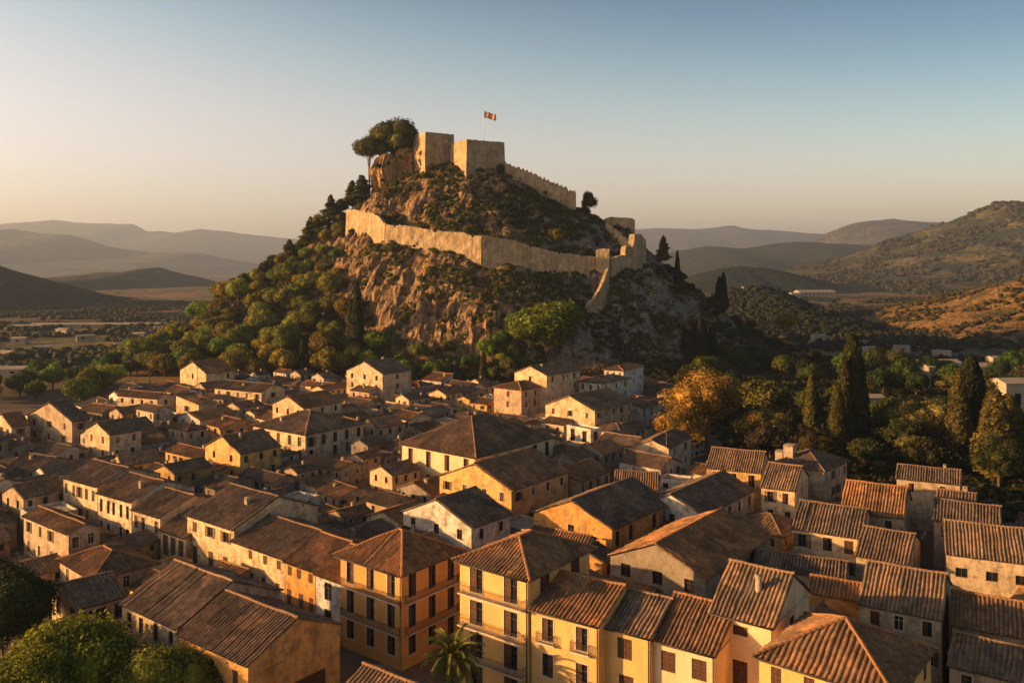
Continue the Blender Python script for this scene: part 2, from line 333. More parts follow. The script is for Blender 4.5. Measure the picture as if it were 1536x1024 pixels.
saw = (HZ2+fbm(HX/14, HY/14, 3.3, 3)*9)/7.5; saw = (saw-np.floor(saw)); saw = np.clip(saw*1.6, 0, 1)-np.clip((saw-.8)*5, 0, 1)
HZ2 += np.clip((HX-20)/40, 0, 1)*hgt*np.clip((slope-.3)*2, 0, 1)*((.5-np.abs(fbm(HX/10, HY/10, HZ/30, 5))*1.7)*5.5)
gyv2, gxv2 = np.gradient(HZ2, 1.25); nl = np.sqrt(gxv2**2+gyv2**2+1)
rib = 1-2*np.abs(fbm(HX/6.5, HY/8, HZ2/45, 4))
dsp = rk*hgt*((saw-.4)*2.6*(.5+.5*fbm(HX/20, HY/20, 8., 2))+(rib-.5)*5.6+fbm(HX/6, HZ2/9, HY/6, 5)*3.2+fbm(HX/2.2, HZ2/4, HY/2.2, 3)*.8)
mb = MB(); mb.grid(np.stack([HX-gxv2/nl*dsp, HY-gyv2/nl*dsp, HZ2+1/nl*dsp*.4], -1), smooth=False)
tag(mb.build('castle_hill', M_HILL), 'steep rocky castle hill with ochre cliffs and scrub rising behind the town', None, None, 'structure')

# distant relief : each range is a real height field
def relief(name, pts, Yc, front, back, x0, x1, step, m, label, amp=.12, seed=0, zb=-6, wl=120, power=1.15, base_tilt=0):
    pts = np.array(pts, float); X = np.arange(x0, x1+step, step)
    ys = np.concatenate([np.linspace(Yc-front, Yc, max(12, int(front/step))), np.linspace(Yc, Yc+back, 14)[1:]])
    GX, GY = np.meshgrid(X, ys)
    crest = HC-(np.interp(768+F*X/Yc, pts[:, 0], pts[:, 1])-HOR)/F*Yc
    crest = crest+fbm(X/(wl*.35), X*0+seed, 1.1, 4)*amp*.25*np.maximum(crest-zb, 5)+fbm(X/(wl*.07), X*0+seed+5, 2.1, 4)*amp*.09*np.maximum(crest-zb, 5)
    t = np.where(GY < Yc, (Yc-GY)/front, (GY-Yc)/back); t = np.clip(t, 0, 1)
    g = fbm(GX/wl, GY/(wl*1.6), seed*3.1, 5); rid = 1-2*np.abs(fbm(GX/(wl*1.3), GY/(wl*3.2), seed+7.7, 5))
    S = (1-t)**power
    hgt = np.maximum(crest, zb+1)[None, :]-zb
    warp = np.clip(t*(1-t)*4, 0, 1)
    Z = zb+hgt*S+hgt*amp*warp*(g*.8+(rid-.5)*1.2)
    mb = MB(); mb.grid(np.stack([GX, GY, Z], -1), smooth=True); o = tag(mb.build(name, m), label, None, None, 'structure')
    return lambda x, y: _bil(X, ys, Z, x, y)
def _bil(X, Y, Z, x, y):
    i = np.clip(np.searchsorted(X, x)-1, 0, len(X)-2); j = np.clip(np.searchsorted(Y, y)-1, 0, len(Y)-2)
    a = (x-X[i])/(X[i+1]-X[i]); c = (y-Y[j])/(Y[j+1]-Y[j])
    z = Z[j, i]*(1-a)*(1-c)+Z[j, i+1]*a*(1-c)+Z[j+1, i]*(1-a)*c+Z[j+1, i+1]*a*c
    return np.where((a < 0) | (a > 1) | (c < 0) | (c > 1), -99, z)
M_FARM = terrain_mat('far_mountain', (.16, .13, .10), (.12, .10, .06), (.05, .055, .035), .3, .6, .05)
M_MID = terrain_mat('wooded_hill', (.10, .08, .05), (.10, .085, .04), (.035, .042, .02), .2, .5, .16, (.3, .5))
M_DARKH = terrain_mat('dark_wooded_hill', (.05, .045, .03), (.05, .05, .028), (.022, .03, .018), .2, .5, .2, (.3, .5))
M_DRY = terrain_mat('dry_scrub_hill', (.30, .19, .10), (.27, .155, .06), (.075, .07, .028), .35, .8, .5, (.45, .60))
M_RMT = terrain_mat('scrub_mountain', (.20, .15, .08), (.19, .14, .065), (.05, .062, .028), .3, .7, .1, (.34, .54))
relief('far_mountains', [(-400,350),(-200,338),(0,337),(45,333),(80,330),(110,334),(150,336),(200,336),(212,342),(222,348),(240,346),(262,349),(300,343),(340,347),(425,357),(520,366),(640,368),(760,352),(900,346),(985,342),(1040,343),(1075,341),(1097,337),(1120,343),(1150,345),(1200,349),(1245,351),(1290,350),(1400,352),(1600,350),(2000,345)],
       11500, 4500, 1500, -10500, 10500, 90, M_FARM, 'pale hazy mountain range on the horizon', .10, 1, -30, 1500)
relief('far_ridge', [(-500,330),(0,345),(20,343),(60,349),(110,352),(135,360),(165,370),(220,378),(300,379),(330,386),(400,398),(460,405),(900,410),(1180,392),(1240,350),(1275,337),(1290,334),(1340,328),(1365,330),(1400,333),(1470,338),(1600,350),(2000,350)],
       6800, 2600, 1500, -6200, 6500, 60, M_FARM, 'second hazy ridge in front of the far mountains', .10, 2, -40, 900)
relief('valley_ridge', [(600,415),(960,400),(1010,378),(1060,370),(1110,372),(1160,366),(1195,363),(1240,365),(1300,368),(1400,372),(1600,380),(1900,390)],
       4200, 1400, 700, -200, 4200, 32, M_MID, 'dark blue ridge crossing the right valley', .14, 3, -20, 420)
relief('left_wooded_hills', [(-300,405),(0,418),(50,417),(90,415),(120,412),(150,408),(190,408),(212,402),(240,400),(262,408),(290,420),(330,426),(400,430),(520,440),(700,470)],
       2400, 950, 500, -2000, 200, 18, M_MID, 'low wooded hills on the left beyond the valley', .18, 4, -14, 170)
relief('left_dark_hill', [(-500,300),(-150,330),(0,400),(10,402),(30,415),(62,434),(82,436),(100,450),(150,468),(200,480),(260,492),(330,500)],
       1150, 420, 350, -1300, -300, 9, M_DARKH, 'dark wooded hill at the left edge', .10, 5, -8, 120)
zR = relief('right_mountain', [(900,440),(1000,425),(1060,418),(1120,412),(1203,403),(1262,386),(1320,367),(1380,346),(1429,331),(1460,318),(1482,308),(1511,303),(1536,305),(1600,300),(1750,325),(2100,340)],
       2700, 1500, 900, 300, 3000, 16, M_RMT, 'big scrub covered mountain slope at the right', .16, 6, -10, 210, 1.5)
zD = relief('dark_spur', [(1020,470),(1060,448),(1100,438),(1130,432),(1150,434),(1180,446),(1220,466),(1260,481),(1310,498),(1345,508),(1420,515)],
       840, 230, 200, 130, 460, 6, M_DARKH, 'dark wooded spur in the valley right of the castle hill', .12, 7, -5, 60)
zS = relief('low_knoll', [(1000,425),(1040,412),(1080,403),(1110,399),(1150,402),(1190,410),(1250,425)],
       1900, 300, 250, 330, 780, 10, M_DARKH, 'small dark knoll in the right valley', .1, 8, -8, 80)
zN = relief('dry_hillside', [(1180,545),(1290,516),(1335,498),(1370,482),(1408,467),(1450,455),(1480,440),(1496,432),(1520,423),(1536,418),(1600,395),(1750,350),(2000,300)],
       690, 250, 300, 190, 720, 3.5, M_DRY, 'dry orange hillside with dark shrubs at the right edge', .14, 9, -4, 45, 1.2)
# ---------------------------------------------------------------- crowns
def sphere_pts(n, rng):
    p = rng.normal(size=(n, 3)); return p/np.linalg.norm(p, axis=1)[:, None]
def leaves(mb, C, Nn, size, rng, up=0.0, mat=0):
    n = len(C); a = rng.normal(size=(n, 3)); a[:, 2] += up; a -= (a*Nn).sum(1)[:, None]*Nn*.75; a /= np.linalg.norm(a, axis=1)[:, None]
    b_ = np.cross(a, Nn); b_ /= np.linalg.norm(b_, axis=1)[:, None]+1e-9
    s = (size*(.6+.8*rng.random(n)))[:, None]; asp = (.55+.3*rng.random(n))[:, None]
    V = np.stack([C-a*s-b_*s*asp, C+a*s*.9-b_*s*asp*.5, C+a*s+b_*s*asp, C-a*s*.7+b_*s*asp*.8], 1)
    mb.add(V.reshape(-1, 3), Q=np.arange(n*4).reshape(-1, 4), mat=mat)
def blob(mb, c, r, seed, n=8, k=.25, mat=0):
    th = np.linspace(0, np.pi, n); ph = np.linspace(0, 2*np.pi, n*2)
    T, Pp = np.meshgrid(th, ph, indexing='ij'); D = np.stack([np.sin(T)*np.cos(Pp), np.sin(T)*np.sin(Pp), np.cos(T)], -1)
    rr = 1+k*fbm(D[..., 0]*1.7+seed, D[..., 1]*1.7, D[..., 2]*1.7, 2)
    mb.grid(np.asarray(c)+D*rr[..., None]*np.asarray(r), mat=mat, smooth=True)
def crown_lobes(seed, nl, flat=.8, spread=.62):
    rng = np.random.default_rng(seed); L = []
    for i in range(nl):
        d = sphere_pts(1, rng)[0]; d[2] = abs(d[2])*1.0-.35; q = d*spread*(.55+.5*rng.random()); q[2] *= flat
        L.append((q+np.array((0, 0, .95*flat)), (.20+.26*rng.random())))
    L.append((np.array((0, 0, .9*flat)), .58))
    return L
def broad_crown(name, seed, nleaf=2600, size=.055, nl=11, flat=.85, core=.72, spread=.62):
    rng = np.random.default_rng(seed+100); mb = MB(); L = crown_lobes(seed, nl, flat, spread)
    tot = sum(r*r for _, r in L)
    for c, r in L:
        n = int(nleaf*r*r/tot); d = sphere_pts(n, rng); rr = r*(.72+.38*rng.random(n)); cl = fbm(d[:, 0]*3+c[0]*9, d[:, 1]*3, d[:, 2]*3, 2)
        rr *= 1+.22*cl; Nn = d+.45*rng.normal(size=d.shape); Nn /= np.linalg.norm(Nn, axis=1)[:, None]
        leaves(mb, c+d*rr[:, None]*np.array((1, 1, .9)), Nn, size, rng)
        if core: blob(mb, c, (r*core,)*3, seed+c[0]*5, 7)
    return mb.mesh(name, [M_LEAF])
def cypress_crown(name, seed, nleaf=7000, size=.017, w=.13):       # unit height 1
    rng = np.random.default_rng(seed); mb = MB(); z = rng.random(nleaf)**.9; a = rng.random(nleaf)*6.283
    def prof(z): return w*np.clip(np.minimum(z/.10, 1), .35, 1)*np.clip((1-z)/.75, 0, 1)**.55
    lob = 1+.3*fbm(np.cos(a)*1.6+seed, np.sin(a)*1.6, z*7, 3)
    r = prof(z)*lob*(.85+.3*rng.random(nleaf)); C = np.stack([np.cos(a)*r, np.sin(a)*r, z*(1+0*z)+.02], -1)
    Nn = np.stack([np.cos(a), np.sin(a), .2+0*a], -1)+.35*rng.normal(size=(nleaf, 3)); Nn /= np.linalg.norm(Nn, axis=1)[:, None]
    leaves(mb, C, Nn, size, rng, 1.8)
    zz = np.linspace(.02, .97, 14); pts = np.stack([0*zz, 0*zz, zz], -1); mb.tube(pts, prof(zz)*.85, 10)
    return mb.mesh(name, [M_LEAF])
def pine_crown(name, seed, nleaf=3400, size=.045):
    rng = np.random.default_rng(seed); mb = MB()
    for k in range(34):
        z = .12+.86*k/34; a = k*2.4+rng.random(); rad = .27*min(1, (1.05-z)*1.25)*(.55+.6*rng.random()); c = np.array((math.cos(a)*rad*.75, math.sin(a)*rad*.75, z))
        n = nleaf//34; d = sphere_pts(n, rng); r = np.array((rad*.7+.02, rad*.7+.02, .05)); leaves(mb, c+d*r*(.7+.5*rng.random(n))[:, None], d, size*.6, rng)
        blob(mb, c, r*.75, k, 6)
    return mb.mesh(name, [M_LEAF])
def trunk_mesh(name, h, r, seed, limbs=5, spread=.5):
    rng = np.random.default_rng(seed); mb = MB()
    z = np.linspace(-.15, h, 6); p = np.stack([.04*rng.normal(size=6)*z, .04*rng.normal(size=6)*z, z], -1); mb.tube(p, np.linspace(r*1.3, r*.6, 6), 7)
    for k in range(limbs):
        a = k*6.28/limbs+rng.random(); s0 = p[3+k % 2]; e = np.array((math.cos(a)*spread*.7, math.sin(a)*spread*.7, h+spread*(.4+.5*rng.random())))
        t = np.linspace(0, 1, 5)[:, None]; mb.tube(s0*(1-t)+e*t+np.array((0, 0, .08))*np.sin(t*3.1), np.linspace(r*.5, r*.12, 5), 5)
    return mb.mesh(name, [M_BARK])
CR = [broad_crown('broad_crown', i, 5200, .042, 16+i % 3*4, .75+.1*(i % 3)) for i in range(7)]
CRL = [broad_crown('loose_crown', 20+i, 11000, .025, 24, 1.0, core=.6, spread=.78) for i in range(3)]
CY = [cypress_crown('cypress_crown', 40+i, w=.10+.02*i) for i in range(4)]
PN = [pine_crown('pine_crown', 60+i) for i in range(3)]
TR = [trunk_mesh('trunk', .8, .06, 80+i) for i in range(3)]
def tree_proto(name, crown, trunk, ch=.62):
    e = empty(name, (0, 0, -500)); c = mkobj('crown', crown, e); c.location = (0, 0, ch); t = mkobj('trunk', trunk, e); index_kids(e); return e
AUTO = []     # things whose label is written once everything stands
def tree(kind, x, y, r, h=None, col=(.06, .07, .02), label=None, v=None, group=None, z=None, cat='tree', desc=None):
    """kind broad/loose: r = crown radius ; cypress/pine: h = height"""
    if z is None: z = float(landz(x, y))
    v = random.randrange(99) if v is None else v
    if kind in ('broad', 'loose'):
        L = CR if kind == 'broad' else CRL; me = L[v % len(L)]; nm = 'bush' if cat == 'bush' else 'broadleaf_tree'; zs = 1 if h is None else h/(r*2.4)
        e = empty(nm, (x, y, z-.3), random.random()*6.28); c = mkobj('crown', me, e, col); c.location = (0, 0, r*(.2 if label is None else .42)*zs); c.scale = (r, r, r*zs)
        t = mkobj('trunk', TR[v % 3], e); t.scale = (r, r, r*zs)
    else:
        L = CY if kind == 'cypress' else PN; me = L[v % len(L)]; nm = 'cypress_tree' if kind == 'cypress' else 'pine_tree'
        e = empty(nm, (x, y, z-.3), random.random()*6.28); c = mkobj('crown', me, e, col); k = r/.13 if kind == 'cypress' else r/.26; c.scale = (k, k, h*.97); c.location = (0, 0, h*.03)
        t = mkobj('trunk', TR[v % 3], e); t.scale = (h*.12, h*.12, h*.35 if kind == 'cypress' else h*.9)
    ztop = z+(r*2.0 if kind in ('broad', 'loose') else h)
    if label: tag(e, label, cat, group)
    else: e['category'] = cat; AUTO.append((e, toPx(x, y, (z+ztop)/2), desc, group))
    return e
# ================================================================ HOUSES
def roof_panel(mb, E0, U, V, Nn, Lu, top, p=.46, amp=.105, rng=None, mat=0, vstep=.9, topL=None, under=True):
    """corrugated tile slope. E0 eave start, U along the eave, V up the slope, Nn normal; top(u) = slope length at u"""
    k = max(2, int(round(Lu/p))); p = Lu/k
    fr = np.array([0, .13, .32, .5, .68, .87]); hh = np.array([-.35, -.1, .75, 1, .75, -.1])
    us = np.concatenate([(np.arange(k)[:, None]+fr[None, :]).ravel()*p, [Lu]]); hs = np.concatenate([np.tile(hh, k), [-.35]])
    tp = np.array([max(top(u), .02) for u in us]); nv = max(3, int(max(tp)/vstep)+1)
    f = np.linspace(0, 1, nv); v = tp[:, None]*f[None, :]
    col = np.floor(us/p).astype(int); jit = rng.normal(size=(k+2, 1))*.035
    seed = rng.random()*50
    wob = fbm(us[:, None]*0+col[:, None]*.55+seed, v*.5, 1.0, 2)*.11*np.clip(v/1.0, 0, 1)
    sag = fbm(us[:, None]/5+seed, v/3.5, 2.0, 3)*.24*np.sin(np.clip(f, 0, 1)*np.pi*.9)[None, :]
    h = hs[:, None]*amp*(1+.25*fbm(col[:, None]*.9+seed, v*1.7, 3.0, 2))+jit[np.clip(col, 0, k+1)]+sag
    eav = (rng.normal(size=k+2)*.05)[np.clip(col, 0, k+1)][:, None]*(f[None, :] == 0)
    Pp = np.asarray(E0)+(us[:, None]+wob)[..., None]*U+(v+eav)[..., None]*V+h[..., None]*Nn
    uv = np.stack([np.broadcast_to(us[:, None]/p*.46, v.shape), v], -1); uv = uv+np.array((seed*7//1*.46, seed*3//1*.5))
    mb.grid(Pp, mat=mat, uv=uv, smooth=False)
    if under:
        q = np.asarray(E0)-Nn*.10; js = np.linspace(0, Lu, 9); tt = np.array([max(top(u), .02) for u in js])
        A = np.stack([q+js[:, None]*U, q+js[:, None]*U+tt[:, None]*V], 0); mb.grid(A, mat=1, smooth=False)
        mb.quad(q, q+U*Lu, np.asarray(E0)+U*Lu+Nn*.01, np.asarray(E0)+Nn*.01, mat=1)
def ridge_cap(mb, A, B, rng, r=.17):
    A = np.asarray(A, float); B = np.asarray(B, float); n = max(2, int(np.linalg.norm(B-A)/.55)); t = np.linspace(0, 1, n*2)[:, None]
    pts = A*(1-t)+B*t; pts[:, 2] += .05+.10*fbm(pts[:, 0]/2.2, pts[:, 1]/2.2, 4., 2)
    rad = r*(1+.12*np.tile([1, -1], n)); mb.tube(pts, rad, 6, smooth=False)
def build_roof(kind, bx, ay, h, s, over, rng, p=.46, gover=.25):
    """returns MB; house box |x|<bx,|y|<ay, wall top h, pitch s"""
    mb = MB(); q = math.sqrt(1+s*s); X, Y, Z = np.eye(3); o = over; e = h-s*o+.06
    def slope(E0, U, W, Lu, run):          # W horizontal inward direction
        V = (W+Z*s)/q; Nn = np.cross(U, V); Nn = Nn if Nn[2] > 0 else -Nn
        return V, Nn
    if kind in ('X', 'Y'):
        if kind == 'Y':    # ridge along local y, eaves at x=+-bx
            for sg in (-1, 1):
                E0 = np.array((sg*(bx+o), -ay-gover, e)); V, Nn = slope(E0, Y, X*-sg, 2*ay, bx+o)
                roof_panel(mb, E0, Y, V, Nn, 2*(ay+gover), lambda u: (bx+o)*q, p, rng=rng)
            ridge_cap(mb, (0, -ay-gover, h+s*bx+.07), (0, ay+gover, h+s*bx+.07), rng)
        else:
            for sg in (-1, 1):
                E0 = np.array((-bx-gover, sg*(ay+o), e)); V, Nn = slope(E0, X, Y*-sg, 2*bx, ay+o)
                roof_panel(mb, E0, X, V, Nn, 2*(bx+gover), lambda u: (ay+o)*q, p, rng=rng)
            ridge_cap(mb, (-bx-gover, 0, h+s*ay+.07), (bx+gover, 0, h+s*ay+.07), rng)
    elif kind == 'H':
        Bx, Ay = bx+o, ay+o; mn = min(Bx, Ay); za = e+s*mn
        for sg in (-1, 1):
            E0 = np.array((sg*Bx, -Ay, e)); V, Nn = slope(E0, Y, X*-sg, 0, 0); roof_panel(mb, E0, Y, V, Nn, 2*Ay, lambda u: min(u, 2*Ay-u, mn)*q, p, rng=rng)
            E0 = np.array((-Bx, sg*Ay, e)); V, Nn = slope(E0, X, Y*-sg, 0, 0); roof_panel(mb, E0, X, V, Nn, 2*Bx, lambda u: min(u, 2*Bx-u, mn)*q, p, rng=rng)
        rx, ry = Bx-mn, Ay-mn
        for sx in (-1, 1):
            for sy in (-1, 1): ridge_cap(mb, (sx*Bx, sy*Ay, e+.03), (sx*rx, sy*ry, za+.05), rng)
        if rx+ry > .3: ridge_cap(mb, (-rx, -ry, za+.05), (rx, ry, za+.05), rng)
    elif kind in ('SL', 'SR', 'SB'):
        if kind == 'SL':   # eave over x=-bx, high side x=+bx
            E0 = np.array((-bx-o, -ay-gover, e)); V, Nn = slope(E0, Y, X, 0, 0); roof_panel(mb, E0, Y, V, Nn, 2*(ay+gover), lambda u: (2*bx+o+.2)*q, p, rng=rng)
            ridge_cap(mb, (bx+.15, -ay-gover, h+s*(2*bx+.15)+.06), (bx+.15, ay+gover, h+s*(2*bx+.15)+.06), rng)
        else:
            E0 = np.array((-bx-gover, -ay-o, e)); V, Nn = slope(E0, X, Y, 0, 0); roof_panel(mb, E0, X, V, Nn, 2*(bx+gover), lambda u: (2*ay+o+.2)*q, p, rng=rng)
            ridge_cap(mb, (-bx-gover, ay+.15, h+s*(2*ay+.15)+.06), (bx+gover, ay+.15, h+s*(2*ay+.15)+.06), rng)
    elif kind == 'F':
        mb.box((-bx+.2, -ay+.2, h-.7), (bx-.2, ay-.2, h-.45), mat=1)
    return mb
def roof_h(kind, bx, ay, h, s, x, y):      # height of the roof surface above local (x,y)
    if kind == 'Y': return h+s*(bx-abs(x))
    if kind == 'X': return h+s*(ay-abs(y))
    if kind == 'H': return h+s*min(bx-abs(x), ay-abs(y))
    if kind == 'SL': return h+s*(x+bx)
    if kind == 'SR': return h+s*(y+ay)
    return h-.45
def facade(mb, O, D, L, z0, H, ops, Nout, mat=0, dep=.24):
    O = np.asarray(O, float); Z = np.array((0, 0, 1.))
    us = sorted({0., float(L)} | {round(float(q), 4) for o_ in ops for q in o_[:2]}); vs = sorted({float(z0), float(H)} | {round(float(q), 4) for o_ in ops for q in o_[2:4]})
    def inside(u, v): return any(a < u < b and c < v < d for a, b, c, d in [o_[:4] for o_ in ops])
    for i in range(len(us)-1):
        for j in range(len(vs)-1):
            if inside((us[i]+us[i+1])/2, (vs[j]+vs[j+1])/2): continue
            a, b, c, d = us[i], us[i+1], vs[j], vs[j+1]
            mb.quad(O+D*a+Z*c, O+D*b+Z*c, O+D*b+Z*d, O+D*a+Z*d, mat)
    for o_ in ops:
        a, b, c, d = [round(float(q), 4) for q in o_[:4]]; I = -np.asarray(Nout)*dep
        p = [O+D*a+Z*c, O+D*b+Z*c, O+D*b+Z*d, O+D*a+Z*d]
        for k in range(4): mb.quad(p[k], p[(k+1) % 4], p[(k+1) % 4]+I, p[k]+I, mat)
_wcache = {}
def window_mesh(w, h, style):
    key = (round(w, 1), round(h, 1), style)
    if key in _wcache: return _wcache[key]
    # local: x along facade from 0..w, z 0..h, y = inward
    w, h = key[0], key[1]; mb = MB(); fr = .07
    mb.quad((0, .19, 0), (w, .19, 0), (w, .19, h), (0, .19, h), 0)
    for a in ((0, .12, 0, fr, .18, h), (w-fr, .12, 0, w, .18, h), (fr, .12, 0, w-fr, .18, fr), (fr, .12, h-fr, w-fr, .18, h)): mb.box(a[:3], a[3:], 1)
    if w > .8: mb.box((w/2-.035, .125, fr), (w/2+.035, .175, h-fr), 1)
    if h > 1.4: mb.box((fr, .13, h*.68), (w-fr, .17, h*.68+.05), 1)
    me = mb.mesh('window', [M_GLASS, M_WOODG if style != 'pale' else M_TRIM])
    s = MB(); lw = w*.5-.01          # louvred shutter leaf
    s.box((0, -.02, 0), (.07, .03, h)); s.box((lw-.07, -.02, 0), (lw, .03, h)); s.box((.07, -.02, 0), (lw-.07, .03, .08)); s.box((.07, -.02, h-.08), (lw-.07, .03, h)); s.box((.07, -.02, h*.48), (lw-.07, .03, h*.52))
    n = max(4, int(h/.14))
    for k in range(n): z = .08+(h-.16)*k/n; s.obox((.07, -.012, z), (lw-.14, 0, 0), (0, .03, .07), (0, .008, .0))
    sh = s.mesh('shutter', [M_WOOD])
    t = MB(); t.box((-.12, -.035, 0), (-.003, .02, h+.12)); t.box((w+.003, -.035, 0), (w+.12, .02, h+.12)); t.box((-.003, -.035, h+.003), (w+.003, .02, h+.12)); t.box((-.16, -.10, -.10), (w+.16, .02, -.003))
    tm = t.mesh('surround', [M_TRIM]); _wcache[key] = (me, sh, tm); return _wcache[key]
def add_window(parent, O, D, Nout, w, h, style, rnd):
    """O lower corner of the opening in the house frame"""
    me, sh, tm = window_mesh(w, h, style)
    D = np.asarray(D, float); rz = math.atan2(D[1], D[0]); flip = (D[0]*-Nout[1]+D[1]*Nout[0]) > 0
    # local y axis (inward) must equal -Nout : true when D x inward = up
    yax = np.array((-D[1], D[0])); inw = -np.asarray(Nout)[:2]
    O = np.asarray(O, float)
    if yax @ inw < 0: O = O+D*w; rz += math.pi
    o = mkobj('window', me, parent); o.location = O; o.rotation_euler = (0, 0, rz)
    if style in ('none', 'dark'): return o
    if style in ('shutter', 'pale', 'open', 'half'):
        mkobj('window_surround', tm, o)
    ks = {'open': [(-w/2-.03, -.055), (w+.03, -.055)], 'half': [(0, .05)] if rnd.random() < .6 else [(w/2, .05)], 'closed': [(0, .05), (w/2, .05)], 'shutter': [(0, .05)], 'pale': []}.get(style, [])
    if style == 'shutter' and rnd.random() < .5: ks = [(0, .05), (w/2, .05)]
    for x, y in ks: q = mkobj('shutter', sh, o); q.location = (x, y, 0)
    return o
def balcony(parent, O, D, Nout, L, dep=.75):
    D = np.asarray(D, float); n = np.asarray(Nout, float); Z = np.array((0, 0, 1.)); O = np.asarray(O, float)
    m = MB(); m.obox(O-Z*.16, D*L, n*dep, Z*.14); m.obox(O-Z*.30+D*.2, D*(L-.4), n*dep*.6, Z*.14)
    b = m.build('balcony', M_TRIM, parent); r = MB(); t = .035
    for z in (.08, .98): 
        r.obox(O+n*(dep-.07)+Z*z, D*L, n*t, Z*.04); r.obox(O+Z*z, D*t, n*(dep-.08), Z*.04); r.obox(O+D*(L-t)+Z*z, D*t, n*(dep-.08), Z*.04)
    k = int(L/.16)
    for i in range(k+1): r.obox(O+n*(dep-.065)+D*(L-.03)*i/k+Z*.02, D*.022, n*.022, Z*.96)
    for i in range(4):
        for e in (0, L-.03): r.obox(O+n*(dep-.1)*(i+.5)/4+D*e+Z*.02, D*.022, n*.022, Z*.96)
    r.build('railing', M_IRON, b)
def chimney(roof, x, y, z, w=.7, h=1.3, color=(.5, .4, .28)):
    m = MB(); m.box((-w/2, -w/2, -1.2), (w/2, w/2, h)); m.box((-w/2-.08, -w/2-.08, h+.002), (w/2+.08, w/2+.08, h+.12))
    for q in ((-1, -1), (1, -1), (1, 1), (-1, 1)): m.box((q[0]*w*.35-.07, q[1]*w*.35-.07, h+.122), (q[0]*w*.35+.07, q[1]*w*.35+.07, h+.34))
    m.box((-w/2-.03, -w/2-.03, h+.342), (w/2+.03, w/2+.03, h+.42))
    o = m.build('chimney', M_CHIM, roof); o.location = (x, y, z); return o
def antenna(roof, x, y, z):
    m = MB(); m.tube([(0, 0, -.3), (0, 0, 2.8)], .04, 5)
    m.tube([(-.7, 0, 2.4), (.7, 0, 2.4)], .03, 4)
    for k in range(6): m.tube([(-.6+.24*k, -.3, 2.4), (-.6+.24*k, .3, 2.4)], .012, 4)
    o = m.build('antenna', M_IRON, roof); o.location = (x, y, z); o.rotation_euler = (0, 0, .6)
RC = [(.225, .118, .056), (.17, .105, .062), (.27, .132, .055), (.145, .096, .064), (.20, .128, .078)]
def make_house(loc, rz, bx, ay, h, roof='Y', s=.42, col=(.6, .42, .22), rc=None, fl=2, nL=2, nR=2, ww=1.0, wh=1.7, style='shutter', styleR=None, over=.45, wall=None,
               chim=1, ant=0, top=.75, fh=3.2, bal=(), balR=(), p=.46, seed=0, rowsL=None, rowsR=None, door=True, gablewin=False, archR=None, name='house', opsL=None, opsR=None, base=-4, bdep=.7, annex=()):
    rnd = random.Random(seed*31+5); rng = np.random.default_rng(seed+900); E = empty(name, loc, rz); wall = wall or M_WALL
    rc = rc or RC[rnd.randrange(len(RC))]; X, Y, Z = np.eye(3)
    mb = MB()
    def openings(L, n, nf, rows=None):
        ops = []
        for f in range(nf):
            zt = h-top-fh*f
            ht = wh if isinstance(wh, (int, float)) else wh[min(f, len(wh)-1)]
            if zt-ht < .3: ht = zt-.25 if zt > 2.0 else 0
            if ht < .5: continue
            for i in range(n):
                if wall is not M_WALL2 and rnd.random() < .10 and n > 1 and not rows: continue
                u = L*(i+.5)/n+(0 if style in ('grand', 'half') else rnd.uniform(-.25, .25)); wd = min(ww, L/n*.7)
                ops.append((round(u-wd/2, 2), round(u-wd/2, 2)+round(wd, 1), round(zt-ht, 2), round(zt-ht, 2)+round(ht, 1), f))
        return ops
    oL = openings(2*ay, nL, fl) if opsL is None else opsL; oR = openings(2*bx, nR, fl) if opsR is None else opsR
    high = {'SL': h+s*2*bx, 'SR': h+s*2*ay}.get(roof, h)
    OL = np.array((-bx, -ay, 0.)); OR = OL
    facade(mb, OL, Y, 2*ay, base, h, oL, (-1, 0, 0)); facade(mb, OR, X, 2*bx, base, h, oR, (0, -1, 0))
    mb.quad((bx, -ay, base), (bx, ay, base), (bx, ay, h), (bx, -ay, h)); mb.quad((-bx, ay, base), (bx, ay, base), (bx, ay, h), (-bx, ay, h))
    if roof == 'Y':
        for sy in (-1, 1): mb.add([(-bx, sy*ay, h), (bx, sy*ay, h), (0, sy*ay, h+s*bx)], T=[[0, 1, 2]])
    elif roof == 'X':
        for sx in (-1, 1): mb.add([(sx*bx, -ay, h), (sx*bx, ay, h), (sx*bx, 0, h+s*ay)], T=[[0, 1, 2]])
    elif roof == 'SL':
        for sy in (-1, 1): mb.add([(-bx, sy*ay, h), (bx, sy*ay, h), (bx, sy*ay, high)], T=[[0, 1, 2]])
        mb.quad((bx, -ay, h), (bx, ay, h), (bx, ay, high), (bx, -ay, high))
    elif roof == 'SR':
        for sx in (-1, 1): mb.add([(sx*bx, -ay, h), (sx*bx, ay, h), (sx*bx, ay, high)], T=[[0, 1, 2]])
        mb.quad((-bx, ay, h), (bx, ay, h), (bx, ay, high), (-bx, ay, high))
    elif roof == 'F':
        t = .22
        for a in (((-bx+.002, -ay+.002, h-.6), (-bx+t, ay-.002, h+.004)), ((bx-t, -ay+.002, h-.6), (bx-.002, ay-.002, h+.004)), ((-bx+t, -ay+.002, h-.6), (bx-t, -ay+t, h+.004)), ((-bx+t, ay-t, h-.6), (bx-t, ay-.002, h+.004))): mb.box(*a)
    if roof != 'F' and wall is M_WALL2:     # moulded cornice
        for (A, D_, n_, L_) in ((OL, Y, -X, 2*ay), (OR, X, -Y, 2*bx)): mb.obox(A+Z*(h-.32)+D_*.0, D_*L_, n_*.16, Z*.22)
    wl_ = mb.build('wall', wall, E, col)
    rf = build_roof(roof, bx, ay, h, s, over, rng, p).build('roof', [M_ROOF, M_WOODG if roof != 'F' else M_STONE], E, rc)
